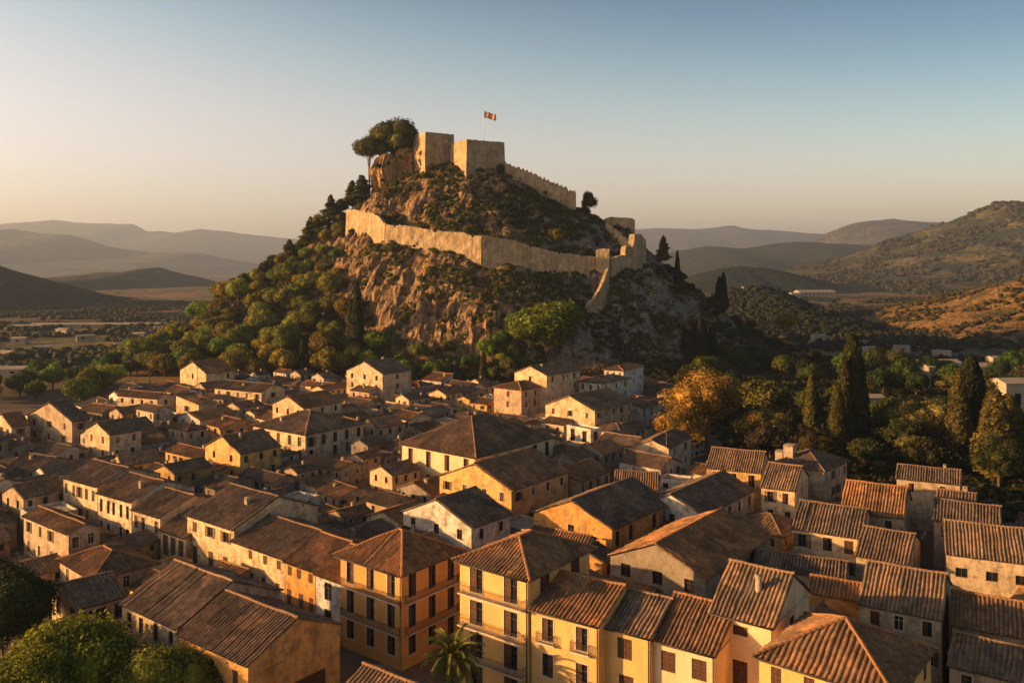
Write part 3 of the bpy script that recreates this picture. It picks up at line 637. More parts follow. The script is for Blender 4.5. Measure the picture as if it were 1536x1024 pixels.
    for ops, O, D_, n_, stl in ((oL, OL, Y, -X, style), (oR, OR, X, -Y, styleR or style)):
        for a, b_, c, d, f in ops:
            st = stl; 
            if stl in ('shutter', 'mixed'): st = rnd.choice(['shutter', 'closed', 'pale', 'half', 'open'])
            if c < .4: st = 'dark' if rnd.random() < .5 else 'closed'
            add_window(E, O+D_*a+Z*c, D_, n_, b_-a, d-c, st if st != 'grand' else 'half', rnd)
    for (ax, ax2, az, asz, bsz, ah, ark, as_) in annex:      # lower or higher blocks grown onto the house
        am = MB(); x0, x1, y0, y1 = ax-asz, ax+asz, ax2-bsz, ax2+bsz; al = []; ar = []
        def aops(L):
            n = max(1, int(L/2.9)); o_ = []
            for f in range(2 if ah > 5.6 else 1):
                for i in range(n):
                    if rnd.random() < .25: continue
                    u = L*(i+.5)/n+rnd.uniform(-.3, .3); wd, ht = rnd.choice([(.9, 1.4), (1.0, 1.7), (.7, .9), (.8, 1.2)]); zt = ah-.7-2.9*f
                    if zt-ht > .3: o_.append((round(u-wd/2, 2), round(u-wd/2, 2)+wd, round(zt-ht, 2), round(zt-ht, 2)+ht, f))
            return o_
        al = aops(2*bsz); ar = aops(2*asz); A0 = np.array((x0, y0, 0.)); facade(am, A0, Y, 2*bsz, base, ah, al, (-1, 0, 0)); facade(am, A0, X, 2*asz, base, ah, ar, (0, -1, 0))
        am.quad((x1, y0, base), (x1, y1, base), (x1, y1, ah), (x1, y0, ah)); am.quad((x0, y1, base), (x1, y1, base), (x1, y1, ah), (x0, y1, ah))
        hi = {'SL': ah+as_*2*asz, 'SR': ah+as_*2*bsz}.get(ark, ah)
        if ark == 'Y':
            for q in (y0, y1): am.add([(x0, q, ah), (x1, q, ah), (ax, q, ah+as_*asz)], T=[[0, 1, 2]])
        elif ark == 'X':
            for q in (x0, x1): am.add([(q, y0, ah), (q, y1, ah), (q, ax2, ah+as_*bsz)], T=[[0, 1, 2]])
        elif ark == 'SL':
            for q in (y0, y1): am.add([(x0, q, ah), (x1, q, ah), (x1, q, hi)], T=[[0, 1, 2]])
            am.quad((x1, y0, ah), (x1, y1, ah), (x1, y1, hi), (x1, y0, hi))
        elif ark == 'SR':
            for q in (x0, x1): am.add([(q, y0, ah), (q, y1, ah), (q, y1, hi)], T=[[0, 1, 2]])
            am.quad((x0, y1, ah), (x1, y1, ah), (x1, y1, hi), (x0, y1, hi))
        elif ark == 'F':
            t = .2
            for q in (((x0+.002, y0+.002, ah-.5), (x0+t, y1-.002, ah+.004)), ((x1-t, y0+.002, ah-.5), (x1-.002, y1-.002, ah+.004)), ((x0+t, y0+.002, ah-.5), (x1-t, y0+t, ah+.004)), ((x0+t, y1-t, ah-.5), (x1-t, y1-.002, ah+.004))): am.box(*q)
        am.build('wall', wall, E, tuple(q*rnd.uniform(.7, 1.15) for q in col)); ro = build_roof(ark, asz, bsz, ah, as_, .35, rng, p).build('roof', [M_ROOF, M_WOODG if ark != 'F' else M_STONE], E, rc); ro.location = (ax, ax2, 0)
        for q, D_, n_ in ((al, Y, -X), (ar, X, -Y)):
            for a, b_, c, d, f in q: add_window(E, A0+D_*a+Z*c, D_, n_, b_-a, d-c, rnd.choice(['dark', 'closed', 'half', 'none', 'pale']), rnd)
        if rnd.random() < .35: chimney(ro, asz*.3, bsz*.2, roof_h(ark, asz, bsz, ah, as_, asz*.3, bsz*.2), .5, .8)
    for z in bal:
        if isinstance(z, tuple): balcony(E, OL+Y*z[1]+Z*z[0], Y, -X, z[2], .6)
        else: balcony(E, OL+Y*.35+Z*z, Y, -X, 2*ay-.7, bdep)
    if wall is M_WALL2 and roof != 'F':
        m = MB(); m.tube([(-bx-over*.5, -ay+.18, h-s*over*.5-.05), (-bx-.14, -ay+.18, h-.7), (-bx-.14, -ay+.18, base)], .075, 8); m.build('drainpipe', M_IRON, E)
        m = MB(); m.tube([(-bx-over-.08, -ay-over*.3, h-s*over-.02), (-bx-over-.08, ay+over*.3, h-s*over-.02)], .09, 8); m.build('gutter', M_IRON, E)
    for z in balR: balcony(E, OR+X*.5+Z*z, X, -Y, 2*bx-1.0, bdep)
    for k in range(chim):
        x = rnd.uniform(-.6, .6)*bx; y = rnd.uniform(-.6, .6)*ay; chimney(rf, x, y, roof_h(roof, bx, ay, h, s, x, y), rnd.uniform(.4, .75), rnd.uniform(.4, 1.0))
    for k in range(ant):
        x = rnd.uniform(-.5, .5)*bx; y = rnd.uniform(-.5, .5)*ay; antenna(rf, x, y, roof_h(roof, bx, ay, h, s, x, y))
    return E
FOOT = []           # footprints (cx, cy, rz, bx, ay)
def corners(f, g=0):
    cx, cy, rz, bx, ay = f[:5]; c, s_ = math.cos(rz), math.sin(rz)
    return np.array([(cx+c*a*(bx+g)-s_*b_*(ay+g), cy+s_*a*(bx+g)+c*b_*(ay+g)) for a, b_ in ((-1, -1), (1, -1), (1, 1), (-1, 1))])
def overlap(f1, f2, g=0):
    if math.hypot(f1[0]-f2[0], f1[1]-f2[1]) > math.hypot(f1[3], f1[4])+math.hypot(f2[3], f2[4])+g: return False
    A = corners(f1, g/2); B = corners(f2, g/2)
    for q in (f1[2], f1[2]+math.pi/2, f2[2], f2[2]+math.pi/2):
        d = np.array((math.cos(q), math.sin(q))); a = A@d; b_ = B@d
        if a.max() < b_.min() or b_.max() < a.min(): return False
    return True
SPECPX = []
def spec(n, h, xl=None, xr=None, a=None, b=None, th=38, z0=0.0, label=None, group=None, **k):
    """near eave corner at pixel n, eave height h over ground z0; xl/xr pixel columns of the facade ends"""
    t = R(th); Yn = (HC-z0-h)*F/(n[1]-HOR); Xn = (n[0]-768)/F*Yn
    if xl is not None: kx = (xl-768)/F; a = (Xn-kx*Yn)/(math.cos(t)+kx*math.sin(t))
    if xr is not None: kx = (xr-768)/F; b = (kx*Yn-Xn)/(math.sin(t)-kx*math.cos(t))
    b = min(b, k.pop('bm', 12 if n[0] > 1100 else 27)); rz = math.pi/2-t; dL = np.array((-math.cos(t), math.sin(t))); dR = np.array((math.sin(t), math.cos(t)))
    c = np.array((Xn, Yn))+dL*a/2+dR*b/2; f = (c[0], c[1], rz, b/2, a/2)
    for g in FOOT:
        if overlap(f, g, -.6): print('SPEC OVERLAP', label, 'with', g[5] if len(g) > 5 else '?')
    FOOT.append((*f, label)); print('spec %-60s Y=%.0f a=%.1f b=%.1f' % (label, Yn, a, b))
    e = make_house((c[0], c[1], z0), rz, b/2, a/2, h, seed=len(FOOT), **k)
    tag(e, label, 'house', group); px = toPx(c[0], c[1], z0+h); SPECPX.append((px, label, c)); return e, f
YEL = (.70, .42, .145); ORA = (.66, .32, .085); CRM = (.62, .47, .30); WHT = (.66, .60, .50); TAN = (.52, .38, .24); GRY = (.30, .25, .19); LYE = (.72, .52, .30)
# ---- foreground
spec((603,857), 12.3, xl=511, xr=690, th=38, roof='H', s=.50, col=ORA, wall=M_WALL2, fl=3, nL=3, nR=3, ww=1.4, wh=(2.9, 2.9, 2.4), fh=3.85, top=.7, style='grand', bal=(8.2, 4.3), balR=(8.2, 4.3), over=.75, chim=0, bdep=.45,
     label='orange corner apartment house with a pyramid tiled roof, left of the palm tree')
spec((793,864), 15.6, xl=690, xr=884, th=37, roof='H', s=.42, col=YEL, wall=M_WALL2, fl=4, nL=2, nR=2, ww=1.9, wh=2.75, fh=3.75, top=.8, style='half', styleR='closed', bal=(11.9, 8.15, 4.4), over=.75, chim=0, bdep=.95,
     label='tall yellow apartment house with long iron balconies, right of the palm tree')
spec((899,936), 12.2, xl=797, b=12, th=33, roof='Y', s=.36, col=YEL, wall=M_WALL2, fl=3, nL=2, nR=0, ww=1.4, wh=2.5, fh=3.9, top=.8, bal=[(8.8, 1.0, 2.3), (8.8, 5.3, 2.3), (4.9, 1.0, 2.3)], style='half', chim=0, over=.5, label='yellow row house adjoining the tall yellow apartment house on its right')
spec((976,954), 11.6, xl=904, b=11, th=33, roof='Y', s=.38, col=YEL, wall=M_WALL2, fl=3, nL=1, nR=0, ww=1.7, wh=2.2, fh=3.9, top=.9, style='closed', chim=0, over=.45, label='narrow yellow row house with a single column of brown shuttered windows')
spec((1073,980), 11.2, xl=979, b=12.5, th=33, roof='Y', s=.42, col=LYE, wall=M_WALL2, fl=3, nL=2, nR=0, ww=1.6, wh=2.1, fh=3.9, top=1.0, style='closed', chim=0, over=.45, label='pale yellow row house with paired brown shutters beside the block with the round chimney')
e_tower, f_t = spec((1161,938), 13.6, xl=1066, xr=1213, th=36, roof='Y', s=.62, col=LYE, wall=M_WALL2, fl=2, nL=1, nR=1, ww=1.6, wh=(1.0, 2.6), fh=3.6, top=.9, style='closed', styleR='dark', chim=0, over=.4, label='taller yellow gabled house carrying a pale round chimney pot')
mbp = MB(); mbp.tube([(0, 0, -1.2), (0, 0, 1.3)], .34, 14); mbp.tube([(0, 0, 1.3), (0, 0, 1.45)], .42, 14); q = mbp.build('chimney', M_CHIM, [c for c in e_tower.children if c.name.startswith('roof')][0]); q.location = (-f_t[3]*.42, -.6, roof_h('Y', f_t[3], f_t[4], 13.6, .62, f_t[3]*.42, 0)); q['label'] = 'pale round chimney pot'
spec((1340,1042), 13.5, xl=1139, xr=1428, th=40, roof='H', s=.50, col=YEL, wall=M_WALL2, fl=2, nL=4, nR=3, style='closed', chim=0, over=.5, p=.55, label='house with a big hipped roof in the bottom right corner, one slope glowing orange')
# ---- right foreground block
spec((1411,926), 10.5, xl=1290, xr=1440, th=32, roof='Y', s=.5, col=TAN, fl=2, nL=3, nR=1, chim=0, label='tan house with a long dark tiled roof right of the big hipped roof')
spec((1560,958), 9.5, xl=1428, b=9, th=29, roof='Y', s=.48, col=TAN, fl=2, nL=3, nR=0, ww=1.6, wh=2.4, top=1.6, style='dark', chim=0, label='tan house with two tall dark doorways at the right edge')
spec((1535,1022), 9.0, xl=1424, b=8, th=36, roof='Y', s=.45, col=TAN, fl=1, nL=2, nR=1, chim=0, label='low tiled roof cut by the frame in the bottom right corner')
spec((1560,846), 9.8, xl=1420, b=12, th=25, roof='Y', s=.48, col=CRM, fl=2, nL=3, nR=1, ww=1.5, wh=1.3, top=1.9, style='dark', chim=0, label='cream house with small square windows under a ribbed roof at the right edge')
spec((1362,845), 8.5, xl=1284, xr=1386, th=33, roof='Y', s=.42, col=CRM, fl=1, nL=0, nR=1, chim=0, label='small ribbed roof of a cream outbuilding below the white gable end on the right')
spec((1291,806), 9.8, xl=1189, xr=1318, th=30, roof='Y', s=.45, col=LYE, fl=2, nL=3, nR=1, ww=1.3, wh=2.0, style='mixed', chim=0, label='pale house with a bright doorway and ribbed roof right of centre')
spec((1268,868), 7.5, xl=1130, b=7, th=25, roof='Y', s=.35, col=TAN, fl=1, nL=2, nR=0, chim=0, label='long narrow ribbed roof behind the round chimney')
spec((1326,905), 9.0, xl=1213, b=5, th=28, roof='Y', s=.45, col=ORA, fl=1, nL=0, nR=0, chim=0, label='dark roof between the round-chimney house and the big hipped roof')
spec((1355,776), 11, xl=1262, xr=1403, th=30, roof='Y', s=.55, col=TAN, fl=2, nL=2, nR=2, ww=1.0, wh=1.6, chim=0, label='gabled house with a large ribbed roof in front of the cypresses on the right')
spec((1462,760), 10.5, xl=1405, b=9, th=30, roof='Y', s=.25, col=WHT, fl=1, nL=0, nR=0, chim=1, label='plain white walled house right of the large ribbed gable')
spec((1192,735), 10.5, xl=1142, xr=1222, th=30, roof='Y', s=.5, col=LYE, fl=3, nL=2, nR=1, ww=1.0, wh=1.9, style='mixed', chim=0, label='yellow house with a small ribbed roof in front of the two square chimneys')
spec((1141,708), 10.5, xl=1060, b=11, th=25, roof='Y', s=.5, col=YEL, fl=2, nL=3, nR=1, ww=1.2, wh=2.5, style='half', chim=0, label='yellow house with tall dark windows left of the two square chimneys')
e, f = spec((1236,706), 10.0, xl=1160, xr=1297, th=42, roof='H', s=.45, col=TAN, fl=2, nL=1, nR=4, chim=0, label='house with a broad hipped roof and two square chimneys below the tall cypresses')
rf = [c for c in e.children if c.name.startswith('roof')][0]
chimney(rf, -3, 3, roof_h('H', f[3], f[4], 10, .45, -3, 3), 2.0, 2.2); chimney(rf, -1, 6, roof_h('H', f[3], f[4], 10, .45, -1, 6), 1.6, 1.6)
spec((1055,773), 8.7, a=12, xr=1131, th=38, roof='X', s=.42, col=WHT, fl=2, nL=1, nR=5, ww=1.0, wh=1.9, style='dark', chim=0, annex=[(-12.6, 2.4, 0, 2.6, 3.2, 5.6, 'SL', .25)], label='house with a bare white gable wall and dark roof right of centre')
spec((918,793), 9.4, a=15, xr=1006, th=38, roof='X', s=.42, col=ORA, fl=2, nL=1, nR=5, ww=1.2, wh=2.4, style='dark', chim=0, annex=[(-11.2, 3.6, 0, 2.6, 3.6, 6.2, 'SL', .25)], label='ochre house with a row of tall dark doors just below the centre')
spec((1058,866), 9.2, a=14.5, xr=1150, th=38, roof='X', s=.42, col=GRY, fl=2, nL=3, nR=2, ww=1.5, wh=1.8, style='dark', chim=0, annex=[(-11.6, 3.2, 0, 2.4, 3.4, 5.4, 'SL', .25), (-11.0, -4.4, 0, 1.8, 2.4, 4.6, 'F', .3)], label='wide grey gabled house in shade behind the yellow row houses')
spec((707,791), 9.2, a=15, xr=765, th=38, roof='X', s=.42, col=WHT, fl=2, nL=3, nR=2, ww=1.1, wh=1.6, style='dark', chim=0, annex=[(-6.6, 3.6, 0, 2.6, 3.6, 5.6, 'SL', .25)], label='white gabled house right behind the orange corner apartment house')
e, f = spec((714,684), 10.6, xl=603, xr=830, th=39, roof='H', s=.50, col=LYE, wall=M_WALL2, fl=2, nL=4, nR=6, ww=1.4, wh=(3.4, 2.2), fh=5.0, top=.9, style='half', styleR='dark', chim=0, over=.7, label='large pale villa with a broad hipped roof at the centre of the town')
spec((767,735), 9.9, a=17.5, xr=852, th=38, roof='X', s=.40, col=YEL, fl=1, nL=4, nR=4, ww=1.0, wh=1.6, style='mixed', chim=0, annex=[(-11.6, 3.4, 0, 2.6, 4.4, 5.4, 'SL', .25), (-10.8, -5.6, 0, 1.8, 2.4, 4.4, 'F', .3)], label='yellow gabled house with a long dark roof in front of the central villa')
spec((868,722), 7.8, a=9, xr=915, th=38, roof='X', s=.40, col=TAN, fl=1, nL=1, nR=4, chim=0, label='low tan house continuing the long dark roof right of the central villa')
spec((986,737), 7.5, xl=921, b=9, th=12, roof='Y', s=.55, col=TAN, fl=1, nL=2, nR=0, chim=0, label='small steep ribbed roof facing the viewer, left of the bright white yard wall')
spec((1031,722), 6.5, xl=990, b=5, th=25, roof='F', col=WHT, fl=1, nL=2, nR=0, ww=1.2, wh=1.1, style='dark', chim=0, label='bright white flat roofed yard building with two small dark openings')
spec((1003,672), 8.5, a=8, xr=1036, th=30, roof='X', s=.4, col=CRM, fl=2, nL=0, nR=2, chim=0, label='cream house below the left edge of the golden tree')
spec((886,644), 7.8, a=9, xr=902, th=50, roof='F', col=WHT, fl=1, nL=2, nR=1, ww=1.6, wh=4.0, style='dark', chim=0, label='white flat roofed house with two tall dark door openings')
spec((1500,792), 10.5, a=9, b=10, th=30, roof='Y', s=.4, col=TAN, fl=1, nL=2, nR=1, chim=0, label='house with a plain brown roof below the feathery conifers')
spec((1440,726), 9.5, xl=1345, b=9, th=28, roof='Y', s=.35, col=TAN, fl=1, nL=2, nR=1, chim=1, label='farthest right house, its roof just under the pale olive tree')
spec((877,819), 8.8, xl=826, b=4.2, th=30, roof='Y', s=.45, col=TAN, fl=1, nL=1, nR=0, chim=0, label='small ribbed roof wedged between the tall yellow apartment house and the ochre house')
spec((903,842), 7.2, a=6.5, b=4.0, th=38, roof='X', s=.35, col=ORA, fl=1, nL=1, nR=1, chim=1, label='little low dark roofed house behind the ridge of the yellow row houses')
# cluster below the big round tree
spec((820,563), 13, xl=772, xr=870, th=38, roof='X', s=.38, col=LYE, fl=2, nL=1, nR=3, ww=1.0, wh=1.8, style='dark', chim=1, z0=2, label='cream gabled house with a small oval window below the big round tree')
spec((902,575), 9.5, a=9, xr=945, th=40, roof='H', s=.3, col=WHT, fl=2, nL=3, nR=3, ww=.9, wh=1.8, style='dark', chim=0, z0=2, label='white two-storey house right of the cream gabled house below the hill')
spec((935,556), 9.5, xl=906, xr=965, th=32, roof='H', s=.3, col=WHT, fl=2, nL=3, nR=1, ww=.9, wh=1.6, style='mixed', chim=0, z0=3, label='white house standing highest and farthest right below the hill')
spec((782,585), 11.2, xl=741, xr=822, th=38, roof='H', s=.3, col=TAN, fl=2, nL=1, nR=3, ww=1, wh=1.9, style='mixed', chim=0, z0=0, label='low tan house with a pale balcony stripe below the cream gabled house')
spec((892,616), 9.5, xl=818, xr=962, bm=21, th=38, roof='X', s=.40, col=LYE, fl=2, nL=3, nR=5, ww=.9, wh=1.6, style='mixed', chim=0, annex=[(-12.4, 3.0, 0, 2.4, 4.0, 5.2, 'SL', .25)], label='broad cream gabled house in front of the white two-storey houses')
spec((962,612), 7.0, a=5, xr=1009, th=38, roof='X', s=.3, col=WHT, fl=1, nL=0, nR=5, ww=1, wh=2.2, style='dark', chim=0, label='long white house with many dark windows left of the golden tree')
# ---- left and middle distance
spec((574,561), 12, xl=520, xr=617, th=36, roof='X', s=.42, col=CRM, fl=3, nL=3, nR=1, ww=1.2, wh=1.7, style='dark', chim=1, z0=1, annex=[(-9.2, -2.0, 0, 2.2, 4.6, 6.0, 'SL', .3)], label='tall pale gabled house at the foot of the cliff, left of centre')
spec((455,612), 10.5, a=13, xr=512, th=35, roof='X', s=.42, col=LYE, fl=2, nL=3, nR=3, ww=1, wh=1.6, style='dark', chim=0, label='cream gabled house in front of the dark hillside trees')
spec((458,652), 9.0, xl=380, xr=545, th=37, roof='H', s=.38, col=LYE, fl=2, nL=5, nR=5, ww=1.3, wh=2.4, style='mixed', chim=1, label='long cream and ochre house with a row of dark windows on both sides')
spec((164,652), 9.5, xl=128, xr=212, th=36, roof='X', s=.42, col=LYE, fl=2, nL=2, nR=2, chim=0, label='cream gabled house above the long white-fronted row on the left')
spec((360,680), 9.0, xl=308, xr=421, th=38, roof='X', s=.44, col=YEL, fl=2, nL=2, nR=3, ww=1, wh=1.5, style='dark', chim=1, label='gabled house with a dark slope and whitish side wall, left of centre')
spec((309,560), 9.5, xl=270, xr=352, th=38, roof='X', s=.42, col=LYE, fl=1, nL=1, nR=2, ww=1.2, wh=1.9, style='dark', chim=0, z0=1, label='gabled house with one arched window farthest back on the left')
spec((392,588), 8.5, xl=322, b=11, th=28, roof='Y', s=.35, col=LYE, fl=1, nL=5, nR=1, style='mixed', chim=1, label='long cream house with an orange roof at the foot of the wooded slope')
spec((236,598), 9.0, xl=176, xr=262, th=25, roof='Y', s=.35, col=CRM, fl=2, nL=4, nR=1, ww=1.1, wh=1.5, style='dark', chim=0, label='stained cream house with a dark square window, upper left of the town')
spec((298,607), 8.0, xl=264, xr=325, th=30, roof='SR', s=.2, col=LYE, fl=1, nL=1, nR=0, chim=0, label='plain cream wall house beside the stained cream house')
spec((300,630), 6.0, xl=266, xr=357, th=38, roof='X', s=.25, col=WHT, fl=1, nL=2, nR=2, chim=0, label='long low whitewashed house in the upper left of the town')
spec((108,632), 10.0, xl=41, xr=135, th=30, roof='X', s=.42, col=TAN, fl=2, nL=3, nR=1, chim=0, label='wide tan gable wall near the left edge of the town')
spec((17,640), 8.5, a=12, xr=45, th=38, roof='X', s=.45, col=CRM, fl=2, nL=3, nR=1, chim=0, label='cream gabled house touching the left edge, farthest of that edge')
spec((280,612+34), 6.5, a=9, xr=310, th=38, roof='H', s=.35, col=TAN, fl=1, nL=2, nR=2, chim=1, label='small tan hipped house between the whitewashed house and the dark gable')
# long lit row
spec((146,729), 10.0, xl=95, b=12, th=35, roof='Y', s=.36, col=LYE, fl=2, nL=5, nR=0, ww=1.0, wh=2.0, fh=3.9, top=1.0, style='mixed', chim=1, over=.5, label='far left cream section of the long white-fronted row with paired windows')
spec((197,752), 9.2, xl=147, b=12.5, th=35, roof='Y', s=.36, col=(.74,.60,.40), fl=2, nL=5, nR=0, ww=.9, wh=2.3, fh=4.0, top=1.0, style='dark', chim=1, over=.5, label='bright middle section of the long white-fronted row')
spec((240,775), 8.4, xl=199, b=12.5, th=36, roof='Y', s=.36, col=(.72,.56,.36), fl=2, nL=4, nR=0, ww=1.1, wh=2.2, fh=3.6, top=.9, style='mixed', chim=0, over=.5, label='right section of the long white-fronted row under an orange roof')
spec((279,806), 6.7, xl=241, b=12, th=38, roof='Y', s=.36, col=LYE, fl=1, nL=3, nR=0, ww=1.5, wh=3.2, style='closed', chim=0, over=.5, label='lower house linking the white-fronted row to the tall bright facade')
spec((351,793), 10.1, xl=281, b=16, th=38, roof='Y', s=.40, col=LYE, fl=3, nL=3, nR=1, ww=1.3, wh=(1.6, 3.0, 2.5), fh=3.8, top=.9, style='shutter', chim=1, over=.5, label='tall bright cream facade with a big orange roof slope, left of the orange corner house')
spec((427,837), 8.5, xl=348, b=13, th=39, roof='Y', s=.36, col=LYE, fl=2, nL=4, nR=0, ww=1.0, wh=(1.3, 2.3), fh=3.3, top=.6, style='closed', chim=0, over=.5, label='long yellow terrace house, left part of the row beside the orange corner house')
spec((473,856), 8.3, xl=428, b=13, th=39, roof='Y', s=.36, col=ORA, fl=2, nL=3, nR=0, ww=1.0, wh=(1.3, 2.3), fh=3.3, top=.6, style='closed', chim=0, over=.5, label='orange terrace house between the yellow and the white ones')
spec((512,872), 8.3, xl=474, b=12.5, th=39, roof='Y', s=.36, col=(.60,.62,.60), fl=2, nL=1, nR=0, ww=1.5, wh=2.4, fh=3.6, top=.8, style='none', chim=0, over=.5, label='white terrace house with bluish window frames beside the orange corner house')
# bottom left
e_barn, f_b = spec((372,996), 9.5, xl=268, xr=510, th=37, roof='Y', s=.44, col=ORA, fl=2, nL=3, nR=0, ww=.9, wh=2.6, top=1.2, style='closed', chim=0, over=.4, opsR=[(5.0, 10.2, 1.8, 5.4, 0)], label='barn like house with a wide dark opening in its ochre gable at the bottom left')
spec((266,941), 9.8, xl=183, b=14, th=37, roof='Y', s=.44, col=TAN, fl=2, nL=4, nR=0, ww=.9, wh=1.9, style='dark', chim=0, over=.4, label='house with the left half of the long ribbed roof at the bottom left')
spec((119,911), 7.5, xl=78, xr=188, th=45, roof='X', s=.32, col=CRM, fl=1, nL=2, nR=3, ww=1.8, wh=(2.4,), style='dark', chim=0, label='low cream house with a dark doorway behind the bright green bush')
spec((610,1082), 8.0, a=9, xr=680, th=36, roof='Y', s=.46, col=TAN, fl=1, nL=0, nR=0, chim=0, p=.5, label='ribbed roof cut by the bottom edge below the orange corner house')
spec((103,800), 8.5, a=16, xr=150, th=38, roof='Y', s=.36, col=TAN, fl=2, nL=4, nR=2, style='mixed', chim=0, label='house with a glowing orange roof near the left edge above the big dark tree')
spec((140,868), 6.5, a=12, b=9, th=42, roof='H', s=.4, col=TAN, fl=1, nL=2, nR=1, chim=0, label='small hipped roof house with a bright slope above the bottom left trees')
spec((205,860), 5.0, a=5, b=5, th=30, roof='F', col=CRM, fl=1, nL=1, nR=1, chim=1, label='tiny cream hut with a chimney between the bright hip roof and the long terrace')
NSPEC = len(FOOT)
# ================================================================ FILLER HOUSES
def in_town(x, y):
    px = 768+F*x/y; lim = np.interp(px, [-300, 0, 100, 180, 260, 330, 420, 560, 700, 960, 1010, 1040, 1150, 1300, 1400, 1550, 1800], [215, 235, 262, 300, 335, 352, 352, 340, 335, 352, 345, 200, 190, 174, 158, 150, 140])
    near = np.interp(px, [-300, 0, 70, 130, 300, 420, 500, 1000, 1150, 1700], [150, 128, 122, 104, 96, 104, 118, 116, 100, 92])
    return near < y < lim and -60-1200/y*8 < px < 1600
protos = []; YW = []
pal = [YEL, CRM, WHT, TAN, GRY, LYE, WHT, TAN]
prs = [('Y', 4.6, 6.0, 6.6, .38), ('X', 5.6, 4.6, 6.8, .42), ('H', 5.0, 5.4, 7.2, .40), ('X', 4.6, 4.0, 7.6, .44), ('Y', 5.2, 4.6, 6.0, .36), ('SL', 3.4, 4.8, 5.4, .26), ('SR', 4.4, 3.4, 5.2, .24),
       ('Y', 5.5, 7.5, 7.4, .36), ('X', 7.2, 5.2, 7.0, .38), ('F', 3.4, 3.8, 6.4, .3), ('X', 4.0, 3.2, 5.2, .40), ('Y', 3.4, 3.8, 5.6, .42), ('F', 2.2, 2.6, 5.0, .3), ('SL', 2.3, 3.0, 4.6, .22), ('H', 3.8, 4.4, 5.8, .38), ('Y', 3.0, 5.0, 8.2, .4)]
# compound houses : (roof, bx, ay, h, pitch, (ox, oy) of the main block, annexes (x, y, 0, half x, half y, height, roof, pitch)) inside a half size box
CMP = [(('Y', 4.0, 4.2, 7.6, .38), (-3.0, 2.6), [(4.6, 3.2, 0, 3.5, 3.5, 5.6, 'X', .36), (-2.4, -4.6, 0, 4.6, 2.9, 5.0, 'SR', .22), (5.0, -3.4, 0, 2.7, 3.0, 6.4, 'F', .3)], 7.9, 7.2),
       (('X', 4.6, 3.6, 8.0, .40), (-2.6, -3.2), [(4.6, -2.8, 0, 2.5, 3.0, 5.4, 'SL', .25), (-3.0, 3.6, 0, 3.9, 3.1, 6.2, 'Y', .38), (4.0, 3.8, 0, 3.0, 3.0, 4.8, 'X', .3)], 7.2, 7.0),
       (('H', 4.4, 4.6, 6.8, .36), (2.8, -2.2), [(-4.6, -3.6, 0, 2.9, 3.2, 5.4, 'Y', .34), (-3.4, 3.6, 0, 3.6, 3.4, 7.8, 'X', .4), (4.0, 4.9, 0, 3.2, 2.4, 4.8, 'SR', .22)], 7.6, 7.4),
       (('Y', 3.4, 6.8, 6.6, .36), (-4.0, 0), [(2.6, -4.2, 0, 3.1, 2.6, 7.8, 'X', .42), (3.6, 2.0, 0, 4.1, 3.4, 5.4, 'Y', .34)], 7.8, 6.9),
       (('X', 6.8, 3.4, 6.4, .36), (0, -3.4), [(-3.8, 2.8, 0, 3.0, 2.7, 7.4, 'Y', .42), (2.6, 3.6, 0, 3.3, 3.5, 5.2, 'SL', .24)], 7.2, 7.1),
       (('X', 3.4, 4.0, 8.4, .42), (-3.6, -2.8), [(3.4, -3.8, 0, 3.5, 3.0, 6.0, 'Y', .36), (-3.6, 4.0, 0, 3.3, 2.7, 5.6, 'F', .3), (3.2, 2.8, 0, 3.8, 3.4, 7.0, 'H', .36)], 7.2, 6.9),
       (('Y', 5.0, 3.6, 7.2, .34), (-2.0, -3.4), [(-4.4, 3.2, 0, 2.7, 2.9, 8.4, 'X', .4), (1.4, 3.4, 0, 3.0, 3.0, 5.6, 'X', .34), (5.2, -2.0, 0, 2.0, 4.6, 4.6, 'SL', .2)], 7.3, 7.0)]
PDESC = {'C': ('rambling house with annexes', 'rambling'), 'Y': ('house with its eaves towards the left', 'long-eaved'), 'X': ('gabled house', 'gabled'), 'H': ('hip-roofed house', 'hipped'), 'SL': ('lean-to roofed house', 'lean-to'), 'SR': ('lean-to roofed house', 'lean-to'), 'F': ('flat-roofed house', 'flat')}
for i, (rk_, bx, ay, h, s) in enumerate(prs):
    e = make_house((0, 0, -500), 0, bx, ay, h, roof=rk_, s=s, col=CRM, rc=RC[i % 5], fl=2 if h > 6 else 1, nL=max(1, int(ay*2/2.8)), nR=max(1, int(bx*2/2.8)), ww=.95, wh=1.6, style='dark' if i % 2 else 'mixed', chim=1 if i % 3 else 0, ant=1 if i % 4 == 0 else 0, seed=700+i, p=.58, base=-3)
    index_kids(e); protos.append((e, bx, ay, h, rk_, s))
NP = len(protos)
for i, ((rk_, bx, ay, h, s), (ox, oy), an, BX, BY) in enumerate(CMP*2):
    e = make_house((0, 0, -500), 0, bx, ay, h, roof=rk_, s=s, col=CRM, rc=RC[i % 5], fl=2 if h > 6 else 1, nL=max(1, int(ay*2/2.7)), nR=max(1, int(bx*2/2.7)), ww=.95, wh=1.6, style='mixed' if i % 2 else 'dark', chim=1, ant=1, seed=800+i, p=.58, base=-3, annex=[(q[0]-ox, q[1]-oy)+q[2:] for q in an])
    for c in e.children: c.location.x += ox; c.location.y += oy
    index_kids(e); protos.append((e, BX, BY, h, 'C', s))
fill = []; rnd = random.Random(11); th0 = math.pi/2-R(38)
def wallname(c): return {YEL: 'yellow', CRM: 'cream', WHT: 'whitewashed', TAN: 'tan', GRY: 'grey', LYE: 'pale yellow'}[c]
def spec_ok(x, y, r, ztop):      # keep the facades of the surveyed houses in view
    return True
